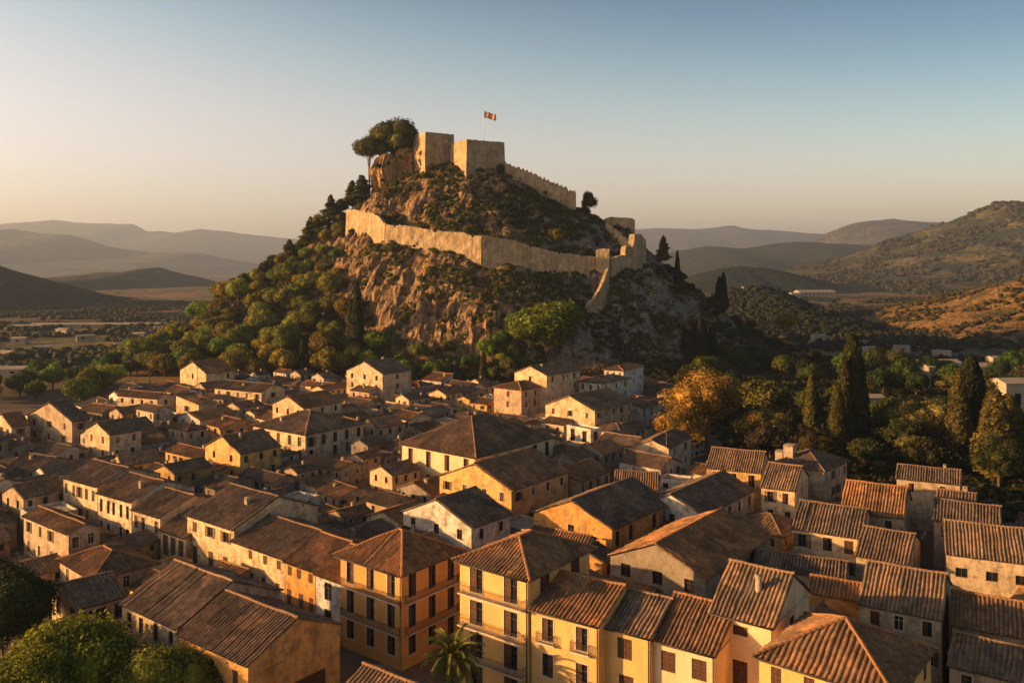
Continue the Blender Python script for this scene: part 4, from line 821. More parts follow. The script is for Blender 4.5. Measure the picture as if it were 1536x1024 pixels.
def place(pi, x, y, rz, col, sc_=1.0, g=.35, hs=1.0):
    e, bx, ay, h, rk_, s = protos[pi]; f = (x, y, rz, bx*sc_, ay*sc_)
    for q in FOOT:
        if abs(q[0]-x)+abs(q[1]-y) < 45 and overlap(f, q, g): return None
    if 730 < 768+F*x/y < 1020 and y > 225: hs *= .72
    if y > 215 and rnd.random() < .7: col = rnd.choice([CRM, WHT, WHT, LYE, CRM])
    c = copy_tree(e); c.location = (x, y, 0); c.rotation_euler = (0, 0, rz); c.scale = (sc_, sc_, sc_*hs); FOOT.append((*f, 'filler')); fill.append((c, x, y, h*sc_, rk_, col))
    j = rnd.uniform(.75, 1.1); rc = RC[rnd.randrange(5)]; jr = rnd.uniform(.75, 1.15)
    for ch in c.children:
        if ch.name.startswith('wall'): jj = j*rnd.uniform(.8, 1.12); ch.color = (*[q*jj for q in col], 1)
        elif ch.name.startswith('roof'): ch.color = (*[q*jr for q in rc], 1)
    return c
bpy.context.view_layer.update()
u1 = np.array((math.cos(th0), math.sin(th0))); u2 = np.array((-math.sin(th0), math.cos(th0)))
cand = []
for i in range(-60, 60):
    for j in range(-60, 60):
        q = u1*i*14.6+u2*j*15.4+np.array((rnd.uniform(-1.2, 1.2), rnd.uniform(-1.2, 1.2))); 
        if q[1] > 60 and in_town(*q): cand.append(q)
BIG = list(range(NP, NP+14)); SM = [5, 6, 9, 10, 11, 14, 15]; TINY = [12, 13]
print('cand', len(cand))
for q in cand:
    col = pal[rnd.randrange(8)]; rz = th0+R(rnd.gauss(0, 4))
    place(rnd.choice(BIG), q[0], q[1], rz, col, rnd.uniform(.88, 1.04), .2, rnd.uniform(.75, 1.0))
def scatter(kinds, tries, lim, sc0, sc1, g):
    for k in range(tries):
        if len(fill) >= lim: break
        y = rnd.uniform(85, 352)**1.0; x = rnd.uniform(-.72, .72)*y
        if in_town(x, y): place(rnd.choice(kinds), x, y, th0+R(rnd.gauss(0, 6))+(math.pi/2 if rnd.random() < .0 else 0), pal[rnd.randrange(8)], rnd.uniform(sc0, sc1), g, rnd.uniform(.7, 1.1))
print('grid', len(fill))
scatter([0, 1, 2, 3, 4, 14], 6000, 160, .8, 1.0, .25)
print('mid', len(fill))
scatter(SM, 9000, 205, .85, 1.05, .3)
scatter(TINY+[10, 11], 9000, 233, .75, 1.0, .2)
print('fillers', len(fill), 'specs', NSPEC)
for e, *_ in protos:
    def rm(o):
        for c in list(o.children): rm(c)
        bpy.data.objects.remove(o)
    rm(e)
KIDS.clear()
walls = []
for k in range(4000):
    if len(walls) >= 70: break
    y = rnd.uniform(100, 335); x = rnd.uniform(-.62, .5)*y; L_ = rnd.uniform(3, 8); rz = th0+R(rnd.choice((0, 90))+rnd.gauss(0, 8)); f = (x, y, rz, L_/2, .2)
    if not in_town(x, y) or any(abs(q[0]-x)+abs(q[1]-y) < 40 and overlap(f, q[:5], .1) for q in FOOT+walls): continue
    walls.append(f); hgt_ = rnd.uniform(1.8, 3.6); n = int(L_/.5); u = np.linspace(-L_/2, L_/2, n); mb = MB()
    tz = hgt_+fbm(u/2+k, u*0, 0., 3)*.5
    mb.grid(np.stack([np.stack([u, 0*u-.2, 0*u-2], -1), np.stack([u, 0*u-.2, tz], -1), np.stack([u, 0*u+.2, tz], -1), np.stack([u, 0*u+.2, 0*u-2], -1)]), smooth=False)
    o = mb.build('yard_wall', M_WALL, None, rnd.choice([TAN, GRY, CRM, WHT])); o.location = (x, y, 0); o.rotation_euler = (0, 0, rz); tag(o, None, 'wall', 'yard walls between the houses', 'thing'); YW.append((o, toPx(x, y, hgt_), 'plastered yard wall'))
# ================================================================ CASTLE
def stone_wall(name, pts, thick, label, top_j=.5, cren=0, cat='wall', group=None, seed=0, down=5):
    """pts: (px, py_top, py_bottom, Y); a thick wall standing on the hill"""
    T = np.array([P(p[0], p[1], p[3]) for p in pts]); B = np.array([P(p[0], p[2], p[3]) for p in pts]); rng = np.random.default_rng(seed)
    seg = np.concatenate([[0], np.cumsum(np.linalg.norm(np.diff(T[:, :2], axis=0), axis=1))]); n = max(3, int(seg[-1]/.55)); s = np.linspace(0, seg[-1], n)
    top = np.stack([np.interp(s, seg, T[:, k]) for k in range(3)], -1); bz = np.interp(s, seg, B[:, 2])-down
    top[:, 2] += top_j*(1.5*fbm(s/5, s*0+seed, 0., 4)+1.1*(rng.random(n)-.6)*(rng.random(n) < .3)-1.6*(fbm(s/3, s*0+seed*2, 5., 2) > .38))
    if cren: top[:, 2] += np.where((s % cren) < cren*.55, .9, 0)*(rng.random(n) < .93)
    tan = np.gradient(top[:, :2], axis=0); tan /= np.linalg.norm(tan, axis=1)[:, None]+1e-9; nb = np.stack([-tan[:, 1], tan[:, 0]], -1)
    nb *= np.sign((nb @ np.array((0, 1.)))+1e-6)[:, None]
    m = 16; f = np.linspace(0, 1, m)
    def face(off, jit):
        Z = bz[None, :]*(1-f[:, None])+top[None, :, 2]*f[:, None]
        d = off+jit*fbm(s[None, :]/2.5, Z/2.5, seed, 4)-(1-f[:, None])*.5*(1 if off < .5 else -1)
        return np.stack([top[None, :, 0]+nb[None, :, 0]*d, top[None, :, 1]+nb[None, :, 1]*d, Z], -1)
    A = face(0, .5); C = face(thick, .3); mb = MB(); mb.grid(A, smooth=False); mb.grid(C[:, ::-1], smooth=False)
    mb.grid(np.stack([A[-1], C[-1]]), smooth=False); mb.grid(np.stack([A[:, 0], C[:, 0]]), smooth=False); mb.grid(np.stack([A[:, -1], C[:, -1]]), smooth=False)
    return tag(mb.build(name, M_CASTLE), label, cat, group)
G = 'curtain walls of the castle'
stone_wall('castle_wall', [(519,315,348,470),(530,315,350,466),(545,317,352,460),(558,320,362,455),(566,324,366,451),(577,335,380,446)], 1.8, 'bright wall fragment at the far left end of the lower castle wall', seed=1, group=G)
stone_wall('castle_wall', [(578,336,374,446),(600,338,372,442),(640,344,378,436),(680,349,388,430),(722,353,412,423)], 1.8, 'sunlit stretch of lower castle wall left of its front corner', seed=2, cren=0, group=G, top_j=.7)
stone_wall('castle_wall', [(724,353,408,423),(745,357,398,424),(770,361,396,425),(810,372,404,427),(850,380,412,429),(893,386,420,432)], 1.8, 'shaded stretch of lower castle wall right of its front corner', seed=3, group=G)
stone_wall('castle_wall', [(894,374,470,431),(904,372,470,430.6),(914,373,462,430.2)], 3.0, 'square turret at the junction of the lower castle wall', seed=4, top_j=.3, group=G, cat='tower')
stone_wall('castle_wall', [(916,388,414,432),(928,385,412,436),(938,383,410,441)], 1.8, 'short low castle wall linking the turret and the right bastion', seed=5, group=G)
stone_wall('castle_wall', [(938,369,418,441),(950,368,420,446),(952,350,420,448),(962,352,420,454),(969,360,420,460)], 3.0, 'tall bastion ending the lower castle wall on the right', seed=6, top_j=.4, group=G)
stone_wall('castle_wall', [(913,400,468,429),(909,415,474,425),(903,428,478,421),(892,444,484,417),(880,458,490,413),(872,466,492,411)], 1.6, 'castle wall climbing down the rock below the turret', seed=7, top_j=.6, group=G)
stone_wall('castle_wall', [(757,245,276,478),(780,253,284,478),(810,266,294,478),(840,278,306,478),(864,289,322,478)], 1.6, 'upper castle wall descending to the right from the keep', seed=8, cren=2.4, top_j=.35, group=G)
stone_wall('castle_wall', [(905,328,352,486),(920,326,356,486),(938,326,362,484),(951,327,364,482)], 1.8, 'ruined wall top on the right shoulder of the hill', seed=9, top_j=.4, group=G)
stone_wall('castle_wall', [(908,334,366,474),(920,342,378,468),(932,352,392,462),(940,362,400,455)], 1.5, 'shaded inner wall running down to the right bastion', seed=10, group=G)
def tower(name, n, top, bot, Y, xl, xr, th, label):
    t = R(th); N0 = P(n, top, Y); kx = (xl-768)/F; a = (N0[0]-kx*Y)/(math.cos(t)+kx*math.sin(t)); kx = (xr-768)/F; b_ = (kx*Y-N0[0])/(math.sin(t)-kx*math.cos(t))
    H = (bot-top)/F*Y; rz = math.pi/2-t; dL = np.array((-math.cos(t), math.sin(t), 0)); dR = np.array((math.sin(t), math.cos(t), 0))
    E = empty(name, tuple(N0+dL*a/2+dR*b_/2-np.array((0, 0, H)))); mb = MB(); c0 = -(dL*a/2+dR*b_/2); ref = c0.copy()
    loop = [c0, c0+dR*b_, c0+dR*b_+dL*a, c0+dL*a]; nz = 22
    for i in range(4):
        A, B = loop[i], loop[(i+1) % 4]; L_ = np.linalg.norm(B-A); nu = max(6, int(L_/.6)); u = np.linspace(0, 1, nu)[None, :]; f = np.linspace(0, 1, nz)[:, None]
        out = np.cross((B-A)/L_, (0, 0, 1.)); Z = -4+f*(H+4)
        base = A[None, None, :]*(1-u[..., None])+B[None, None, :]*u[..., None]
        base = base*(1+.05*(1-f[..., None])) ; edge = np.clip(np.minimum(u, 1-u)*8, 0, 1)
        d = fbm(u*L_/2.2+i*9, Z/2.2, n, 4)*.35*edge
        V = base+out*d[..., None]; V[..., 2] = Z+0*u; V[-1, :, 2] += (fbm(u[0]*L_/1.8, u[0]*0+i+n, 0., 3)*.35)*edge[0]; mb.grid(V, smooth=False)
        inn = -out*.9; W = np.stack([V[-1], V[-1]+inn, V[-1]+inn-np.array((0, 0, 1.2))]); mb.grid(W, smooth=False)
    mb.quad(*[q*.97+np.array((0, 0, H-1.1)) for q in loop]); mb.build('wall', M_CASTLE, E); tag(E, label, 'tower', 'towers of the castle keep')
    m2 = MB()
    for k, (x, z) in enumerate(((.3, .62), (.66, .4))): 
        o = c0+dR*b_*x; m2.obox(o+dL*-.42+np.array((0, 0, H*z)), dR*.28, dL*.3, (0, 0, 1.1))
    m2.build('arrow_slit', M_DARK, E)
    return E, a, b_, H
tower('castle_tower', 638, 198, 250, 482, 619.5, 681, 58, 'taller left tower of the castle keep')
tw, a_, b_, H_ = tower('castle_tower', 700, 209, 256, 470, 676, 756.5, 60, 'broader right tower of the castle keep below the flag')
fp = P(726, 208, 478); E = empty('flagpole', (fp[0], fp[1], fp[2]-2.2)); tag(E, 'thin flagpole flying a red and yellow striped flag on the right castle tower', 'flag')
hp = 2.2+(208-166)/F*478
mb = MB(); mb.tube([(0, 0, -.4), (0, 0, hp)], [.16, .10], 8); mb.tube([(0, 0, hp), (0, 0, hp+.25)], .18, 8); mb.build('pole', M_WHITE, E)
M_FR = plain('flag_red', (.42, .05, .03), .8, .1); M_FY = plain('flag_cream', (.72, .55, .33), .8, .1); mb = MB()
L_ = 7.2
for k in range(9):
    u = np.linspace(0, L_, 26)[None, :]; zz = np.array([k/9, (k+1)/9])[:, None]*3.6
    X_ = u*.94; Y_ = .45*np.sin(u*1.7+zz*.3)*u/L_; Z_ = hp-.2-zz-.30*u-.13*np.sin(u*1.6)
    mb.grid(np.stack([X_+0*zz, Y_, Z_], -1), mat=k % 2, smooth=True)
mb.build('flag', [M_FR, M_FY], E)
# rock pillars under the summit tree
def rock(pts, Y, depth, label, seed):
    pts = np.array(pts, float); zt = P(0, pts[0][2], Y)[2]
    ys = np.linspace(pts[0, 2], pts[-1, 2], 42); l = np.interp(ys, pts[:, 2], pts[:, 0]); r = np.interp(ys, pts[:, 2], pts[:, 1]); an = np.linspace(0, 2*np.pi, 64)
    Lx = (l-768)/F*Y; Rx = (r-768)/F*Y; cx = (Lx+Rx)/2; hw = (Rx-Lx)/2; Z = HC-(ys-HOR)/F*Y
    A = an[None, :]; rr = 1+.55*(.4-np.abs(fbm(np.cos(A)*2.6+seed+0*Z[:, None], np.sin(A)*2.6+0*Z[:, None], Z[:, None]/22, 5))*1.9)+.2*fbm(np.cos(A)*5+0*Z[:, None], np.sin(A)*5+seed+0*Z[:, None], Z[:, None]/3, 4)
    V = np.stack([cx[:, None]+np.cos(A)*hw[:, None]*rr, Y+np.sin(A)*hw[:, None].clip(3, 99)*depth*rr, Z[:, None]+.6*fbm(np.cos(A)*3+0*Z[:, None], np.sin(A)*3+0*Z[:, None], Z[:, None]/2, 3)], -1)
    mb = MB(); mb.grid(V, smooth=False); mb.add(np.concatenate([V[0], V[0].mean(0)[None]+np.array((0, 0, .8))]), T=[[i, (i+1) % 64, 64] for i in range(64)]); return tag(mb.build('rock_outcrop', M_ROCK), label, 'rock', 'rock pillars beside the keep')
M_ROCK = terrain_mat('ochre_rock', (.46, .27, .12), (.28, .18, .08), (.08, .075, .025), .6, 1.0, 1.6)
rock([(572,586,232),(562,590,240),(555,591,256),(559,594,280),(565,602,310),(570,608,335)], 492, .8, 'left ochre rock pillar hanging under the summit tree', 1.3)
rock([(602,618,222),(594,620,232),(592,624,248),(590,626,270),(592,636,300),(594,642,325)], 497, .8, 'right ochre rock pillar touching the left castle tower', 4.1)
# ================================================================ TREES
OLV = (.075, .09, .017); OLV2 = (.105, .115, .018); DKG = (.036, .05, .017); MID = (.058, .072, .02); GLD = (.25, .155, .035); BRT = (.14, .16, .018); CYP = (.035, .042, .014)
def px2(px, Y, dx=0): return ((px-768)/F*Y+dx, Y)
def tr(kind, px, Y, r, h=None, **k): x, y = px2(px, Y); return tree(kind, x, y, r, h, **k)
def dense_crown_tree(px, py, Y, r, ry, seed, col, label, zg):
    c = P(px, py, Y); E = empty('broadleaf_tree', (c[0], c[1], zg)); o = mkobj('crown', broad_crown('dense_crown', seed, 14000, .03, 24, .85, core=.80, spread=.70), E, col); o.scale = (r, r*.8, ry); o.location = (0, 0, c[2]-zg-ry*.8)
    t = mkobj('trunk', TR[0], E); t.scale = (r*.8, r*.8, max(2, c[2]-zg)); return tag(E, label, 'tree')
# named trees
dense_crown_tree(590, 207, 500, 19, 17, 420, (.075, .085, .022), zg=float(P(0, 262, 486)[2]), label='big spreading tree leaning off the summit rock left of the keep')
dense_crown_tree(554, 222, 496, 10.5, 10, 421, (.075, .085, .022), zg=float(P(0, 280, 482)[2]), label='lower left bough clump hanging from the summit rock')
tr('broad', 620, 508, 6, 9, v=2, z=float(P(0, 216, 508)[2]), col=(.06, .06, .02), label='small dark crown just left of the taller castle tower top')
bt = tr('broad', 822, 388, 21, 40, v=4, z=2, col=(.105, .14, .014), label='big round bright green tree in front of the dark castle cliff')
[c for c in bt.children if c.name.startswith('crown')][0].data = broad_crown('dense_crown', 410, 16000, .03, 24, .95, core=.84, spread=.60)
tr('broad', 836, 447, 6.0, 12, v=5, z=float(P(0, 370, 447)[2]), col=(.13, .12, .02), label='lone small round tree on the shaded terrace behind the castle wall')
tr('loose', 1058, 236, 12.5, 24, v=0, z=0, col=GLD, label='large golden autumn tree at the right end of the town')
tr('loose', 1022, 226, 7.5, 15, v=2, z=0, col=GLD, label='smaller golden crown on the left flank of the golden tree')
tr('loose', 1142, 230, 8.5, 14, v=1, z=0, col=(.17, .13, .03), label='yellowish tree right of the golden autumn tree')
tr('broad', 1135, 270, 10.5, 20, v=6, z=0, col=(.10, .10, .02), label='rounded green tree behind the golden autumn tree')
tr('cypress', 1279, 236, 4.6, 31, v=1, col=CYP, label='tallest dark cypress right of the golden tree')
tr('cypress', 1256, 228, 2.4, 19, v=2, col=(.06, .055, .015), label='sunlit slender cypress touching the left side of the tallest cypress')
tr('cypress', 1267, 233, 3.2, 25, v=0, col=(.055, .052, .015), label='cypress fused with the tallest one on its left')
tr('cypress', 1217, 262, 1.8, 17, v=3, col=(.09, .085, .02), label='thin bright cypress standing alone left of the tall cypress pair')
tr('cypress', 1438, 222, 3.4, 23, v=1, col=(.075, .065, .02), label='sunlit cypress left of the dark cypress on the right')
tr('cypress', 1456, 228, 4.4, 26, v=2, col=(.022, .028, .012), label='broad dark cypress second from the right edge')
tr('cypress', 1492, 200, 5.8, 21, v=0, col=(.11, .09, .026), label='wide feathery conifer nearest the right edge')
tr('cypress', 1512, 206, 4.6, 19, v=3, col=(.09, .08, .024), label='shorter feathery conifer merging with the wide one at the right edge')
tr('loose', 1380, 232, 8.6, 17, v=1, col=(.16, .15, .05), label='pale olive tree left of the sunlit cypress on the right')
tr('loose', 1368, 215, 5.0, 9, v=2, col=(.15, .14, .045), label='low pale olive bush at the foot of the pale olive tree')
tr('broad', 1452, 300, 13, 17, v=2, col=(.10, .09, .02), label='wide leafy tree behind the right cypresses')
tr('cypress', 536, 400, 3.4, 38, v=1, z=4, col=(.02, .028, .010), label='tall dark cypress on the left slope of the castle hill')
tr('cypress', 527, 402, 2.6, 30, v=2, z=4, col=(.05, .052, .015), label='lighter cypress hugging the tall one on the left slope')
tr('cypress', 453, 382, 1.7, 17, v=0, z=1, col=(.05, .05, .016), label='left one of two small cypresses at the foot of the left slope')
tr('cypress', 466, 380, 1.5, 13, v=3, z=1, col=(.06, .06, .016), label='right one of two small cypresses at the foot of the left slope')
tr('cypress', 725, 362, 1.9, 14, v=1, z=0, col=(.05, .055, .015), label='small cypress in front of the cliff foot left of the cream house')
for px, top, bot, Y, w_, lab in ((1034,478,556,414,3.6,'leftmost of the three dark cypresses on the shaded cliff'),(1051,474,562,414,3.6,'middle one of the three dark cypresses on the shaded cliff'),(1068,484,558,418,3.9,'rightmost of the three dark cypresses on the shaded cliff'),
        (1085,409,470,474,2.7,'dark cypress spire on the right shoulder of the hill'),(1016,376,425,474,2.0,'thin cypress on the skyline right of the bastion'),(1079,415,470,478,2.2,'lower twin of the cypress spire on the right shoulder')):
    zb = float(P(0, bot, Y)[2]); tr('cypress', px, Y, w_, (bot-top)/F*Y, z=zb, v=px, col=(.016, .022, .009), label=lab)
for px, top, bot, Y, w_, lab in ((883,272,326,484,4.2,'feathery irregular tree on the skyline right of the upper castle wall'),(995,352,390,478,3.6,'brownish pine on the skyline right of the right bastion'),(496,291,332,488,4.6,'pine standing out highest on the left skyline of the hill'),(466,324,360,488,4.6,'pine on the left skyline below the highest one'),
        (434,358,384,487,3.8,'small pine lower on the left skyline'),(392,393,415,487,3.0,'tiny lone pine at the low end of the left skyline'),(543,262,302,490,6.4,'dark pine tucked between the skyline and the rock pillar'),(528,270,304,490,4.6,'sparse pine at the upper end of the left skyline')):
    zb = float(P(0, bot, Y)[2])
    if px == 883: tr('loose', px, Y, 4.6, 19, z=zb-1, v=1, col=(.05, .06, .022), label=lab); tr('loose', 876, Y, 4.0, 9, z=zb-1, v=2, col=(.04, .05, .02), label='low bushy crown at the foot of the feathery skyline tree'); continue
    tr('pine', px, Y, w_, (bot-top+5)/F*Y, z=zb-2, v=px, col=(.05, .06, .02) if px != 995 else (.10, .08, .025), label=lab)
tr('broad', 160, 346, 9.5, 17, v=3, z=-1, col=(.34, .36, .02), label='bright yellow-green tree beyond the upper left houses')
tr('broad', 139, 343, 7, 13, v=5, z=-1, col=(.28, .30, .02), label='second yellow-green crown left of the brightest one')
tr('broad', 196, 392, 6.5, 11, v=1, z=-1, col=DKG, label='dark round tree right of the yellow-green trees')
tr('broad', 1182, 480, 9, 15, v=2, z=12, col=(.19, .17, .02), label='sunlit green crown on the dark right slope of the hill')
# bottom left trees, close to the camera, with their own dense crowns
def near_tree(px, py, Y, r, seed, col, label, n=34000, kind=None):
    c = P(px, py, Y); me = broad_crown('dense_crown', seed, n, .022, 28, .8, core=.68, spread=.78); E = empty('broadleaf_tree', (c[0], c[1], 0), seed*1.0)
    o = mkobj('crown', me, E, col); o.scale = (r, r, r); o.location = (0, 0, c[2]-r*.8); t = mkobj('trunk', TR[seed % 3], E); t.scale = (r*.8, r*.8, max(c[2]-r*.5, 2)); tag(E, label, 'tree')
near_tree(96, 1006, 92, 7.9, 301, (.19, .21, .022), 'bright green bushy tree in the bottom left corner')
near_tree(30, 1030, 86, 5.5, 302, (.16, .18, .02), 'green crown at the very bottom left below the dark tree')
near_tree(252, 1016, 90, 5.6, 303, (.19, .20, .028), 'smaller olive bush right of the bright green tree at the bottom', 16000)
near_tree(322, 1016, 91, 3.3, 306, (.10, .09, .02), 'small twiggy bush against the wall of the barn like house', 7000)
near_tree(6, 912, 104, 6.6, 304, (.035, .05, .016), 'tall dark green tree at the left edge')
near_tree(-14, 880, 108, 5.5, 305, (.03, .045, .015), 'dark crown rising highest at the left edge')
# palm
pc = P(679, 984, 93); E = empty('palm_tree', (pc[0], pc[1], 0)); tag(E, 'feathery palm tree between the orange and the tall yellow apartment houses', 'palm')
mb = MB(); zt = pc[2]; t = np.linspace(-.5, zt, 24); mb.tube(np.stack([.2*np.sin(t/5), 0*t, t], -1), .36+.05*(np.arange(24) % 2)+.25*np.exp(-((t-zt)/.8)**2), 10, smooth=False); mb.build('trunk', M_BARK, E)
prng = np.random.default_rng(5)
for k in range(46):
    az = k*2.39996+prng.random()*.3; el = R(78)-k/46*R(112)+prng.normal()*.08; L_ = 3.5+.6*prng.random(); s = np.linspace(0, 1, 16); ang = el-s**1.4*R(72); ds = L_/15
    rr = np.concatenate([[0], np.cumsum(np.cos(ang[1:])*ds)]); zz = np.concatenate([[0], np.cumsum(np.sin(ang[1:])*ds)]); d = np.array((math.cos(az), math.sin(az), 0)); sd_ = np.array((-d[1], d[0], 0))
    pts = rr[:, None]*d+zz[:, None]*np.array((0, 0, 1.)); mb = MB(); mb.tube(pts, np.linspace(.05, .012, 16), 4)
    for u in np.linspace(.1, .99, 46):
        i = u*15; i0 = int(min(i, 14)); p0 = pts[i0]*(1-i+i0)+pts[i0+1]*(i-i0); tg = pts[i0+1]-pts[i0]; tg /= np.linalg.norm(tg); ll = .75*math.sin(min(u*1.1+.22, 1)*math.pi*.93)**.6+.12
        for sg in (-1, 1):
            dr = sd_*sg*.8+tg*.75+np.array((0, 0, -.22)); dr /= np.linalg.norm(dr); w_ = tg*.06; tip = p0+dr*ll*(.9+.2*prng.random())+np.array((0, 0, -.10)); mb.add([p0-w_, p0+w_, tip], T=[[0, 1, 2]])
    f_ = mb.build('frond', M_LEAF, E, (.17, .17, .04)); f_.location = (0, 0, zt+.1)
# hillside trees
def pick(n, sampler, dmin, tries=30000, occ=None):
    pts = [] if occ is None else occ; out = []; rnd = random.Random(n)
    for _ in range(tries):
        if len(out) >= n: break
        q = sampler(rnd)
        if q is None: continue
        x, y, d = q
        if all((x-a)**2+(y-b)**2 > (d+e_)**2*.25*dmin for a, b, e_ in pts): pts.append((x, y, d)); out.append(q)
    return out
occ = [(q.location.x, q.location.y, 5.0) for q in bpy.data.objects if q.type == 'EMPTY' and 'tree' in q.name]
def s_left(r):
    x = r.uniform(-205, -62); y = r.uniform(374, 492); z = float(hillz(x, y))
    if z < -1 or z > 92: return None
    px, py = toPx(x, y, z)
    cl = np.interp(py, [330, 400, 450, 500, 560], [520, 512, 520, 552, 610])      # cliff edge
    if px > cl: return None
    if float(hslope(x, y)) > 2.0: return None
    return (x, y, r.uniform(9.0, 16.0)*(1 if py > 430 else .68))
L1 = pick(112, s_left, .42, occ=occ)
for x, y, d in L1:
    c = random.choice([OLV, OLV2, (.12, .13, .02), OLV2, (.12, .13, .022), (.19, .205, .022)]); tree('broad', x, y, d*.60, col=tuple(q*random.uniform(1.0, 1.7) for q in c), desc='olive-green bushy tree', group='trees covering the left slope of the castle hill')
def s_ridge(r):
    px = r.uniform(318, 530); y = r.uniform(484, 500); x = (px-768)/F*y; return (x, y, r.uniform(6, 10)) if float(hslope(x, y)) < 2.4 else None
for x, y, d in pick(20, s_ridge, .35, occ=[]): tree('broad', x, y, d*.6, h=d*random.uniform(1.3, 1.9), col=tuple(q*random.uniform(.7, 1.1) for q in random.choice([OLV, MID, DKG])), desc='skyline tree', group='trees covering the left slope of the castle hill')
def s_base(r):
    x = r.uniform(-75, 20); y = r.uniform(366, 392); z = float(hillz(x, y)); px, py = toPx(x, y, max(z, 0))
    if px < 560 or px > 775 or z > 24: return None
    return (x, y, r.uniform(6, 10))
L2 = pick(18, s_base, .6, occ=occ)
for x, y, d in L2:
    tree('broad', x, y, d*.62, col=tuple(q*random.uniform(.9, 1.5) for q in random.choice([OLV, OLV2, BRT])), desc='green tree', group='trees at the foot of the cliff')
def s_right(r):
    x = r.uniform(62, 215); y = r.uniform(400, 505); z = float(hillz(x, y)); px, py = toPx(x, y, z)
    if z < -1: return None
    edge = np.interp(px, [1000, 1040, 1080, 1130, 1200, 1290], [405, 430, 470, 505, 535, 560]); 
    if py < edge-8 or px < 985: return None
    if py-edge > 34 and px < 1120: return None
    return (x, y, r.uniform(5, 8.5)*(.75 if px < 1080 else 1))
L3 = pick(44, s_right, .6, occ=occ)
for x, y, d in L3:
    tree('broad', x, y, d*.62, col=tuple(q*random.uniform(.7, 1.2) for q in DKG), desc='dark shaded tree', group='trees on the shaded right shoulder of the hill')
def s_wood(r):
    y = r.uniform(172, 430); px = r.uniform(1010, 1640); x = (px-768)/F*y
    near = np.interp(px, [1010, 1040, 1150, 1300, 1400, 1550, 1800], [356, 226, 210, 190, 176, 166, 155])
    if y < near: return None
    if float(hillz(x, y)) > 14: return None
    return (x, y, r.uniform(9, 14))
L4 = pick(52, s_wood, .62, occ=occ)
for x, y, d in L4:
    tree('broad' if random.random() < .8 else 'loose', x, y, d*.60, col=tuple(q*random.uniform(.6, 1.15) for q in random.choice([DKG, MID, DKG, OLV])), desc='dark leafy tree', group='trees of the wooded valley right of the town')
def s_lw(r):
    y = r.uniform(300, 430); px = r.uniform(-60, 230); x = (px-768)/F*y; lim = np.interp(px, [-60, 20, 100, 180, 240], [262, 268, 290, 330, 372])
    if y < lim or y > lim+85: return None
    return (x, y, r.uniform(9, 14))
L5 = pick(16, s_lw, .7, occ=occ)
for x, y, d in L5: tree('broad', x, y, d*.58, col=tuple(q*random.uniform(.9, 1.7) for q in random.choice([OLV, MID, OLV2])), desc='round tree', group='trees between the left houses and the fields')
def s_top(r):
    x = r.uniform(-95, 75); y = r.uniform(432, 486); z = float(hillz(x, y)); px, py = toPx(x, y, z)
    if z < 52: return None
    return (x, y, r.uniform(2.0, 4.6))
L6 = pick(150, s_top, 1.0, occ=[])
for x, y, d in L6: tree('broad', x, y, d*.62, col=tuple(q*random.uniform(.7, 1.3) for q in random.choice([OLV, MID, OLV2, (.11, .09, .025)])), desc='bush', cat='bush', group='bushes on the mound below the keep')
# town trees
def s_town(r):
    y = r.uniform(120, 340); x = r.uniform(-.7, .4)*y; d = r.uniform(2.6, 5)
    if not in_town(x, y): return None
    f = (x, y, 0, d*.32, d*.32)
    if any(abs(q[0]-x)+abs(q[1]-y) < 40 and overlap(f, q[:5], 0) for q in FOOT): return None
    return (x, y, d)
L7 = pick(14, s_town, 9.0, occ=[])
for x, y, d in L7: tree('broad', x, y, d*.6, h=d*1.25, col=tuple(q*random.uniform(.6, 1.1) for q in random.choice([DKG, MID])), desc='garden tree', group='small trees between the houses')
# ---------------------------------------------------------------- ground cover that nobody could count
def tuft(seed, n=34, size=.30):
    rng = np.random.default_rng(seed); mb = MB(); d = sphere_pts(n, rng); d[:, 2] = np.abs(d[:, 2]); leaves(mb, d*(.6+.4*rng.random(n))[:, None]*np.array((1, 1, .8)), d, size, rng); return np.concatenate(mb.v)
TF = [tuft(i) for i in range(5)]
def cover(name, pts, rad, label, col, tufts=TF, cat='ground cover', m=M_LEAF):
    mb = MB(); rng = np.random.default_rng(len(pts)); V = []
    for k in range(len(tufts)):
        q = pts[k::len(tufts)]; r = rad[k::len(tufts)]; a = rng.random(len(q))*6.28; T = tufts[k]
        R_ = np.stack([T[None, :, 0]*np.cos(a)[:, None]-T[None, :, 1]*np.sin(a)[:, None], T[None, :, 0]*np.sin(a)[:, None]+T[None, :, 1]*np.cos(a)[:, None], np.broadcast_to(T[None, :, 2], (len(q), len(T)))], -1)*r[:, None, None]+q[:, None, :]
        V.append(R_.reshape(-1, 3))
    V = np.concatenate(V); mb.add(V, Q=np.arange(len(V)).reshape(-1, 4)); return tag(mb.build(name, m, None, col), label, cat, None, 'stuff')
rng = np.random.default_rng(77)
def hill_cover(n, test, rmin, rmax, label, col, name='scrub'):
    x = rng.uniform(-205, 215, n); y = rng.uniform(372, 515, n); z = hillz(x, y); px, py = toPx(x, y, z); k = (z > .5) & test(x, y, z, px, py)
    x, y, z = x[k], y[k], z[k]; r = rng.uniform(rmin, rmax, len(x)); cover(name, np.stack([x, y, z-.1*r], -1), r, label, col)
hill_cover(26000, lambda x, y, z, px, py: (fbm(x/11, y/11, z/14, 4) > .05) & (hslope(x, y) < 3.0), .5, 1.5, 'dry brownish scrub clinging to the cliffs', (.12, .085, .028))
hill_cover(15000, lambda x, y, z, px, py: (fbm(x/13+40, y/13, z/12, 4) > .04) & (hslope(x, y) < 3.4), .9, 2.7, 'olive green bushes scattered over the hill', (.075, .078, .02), 'bushes')
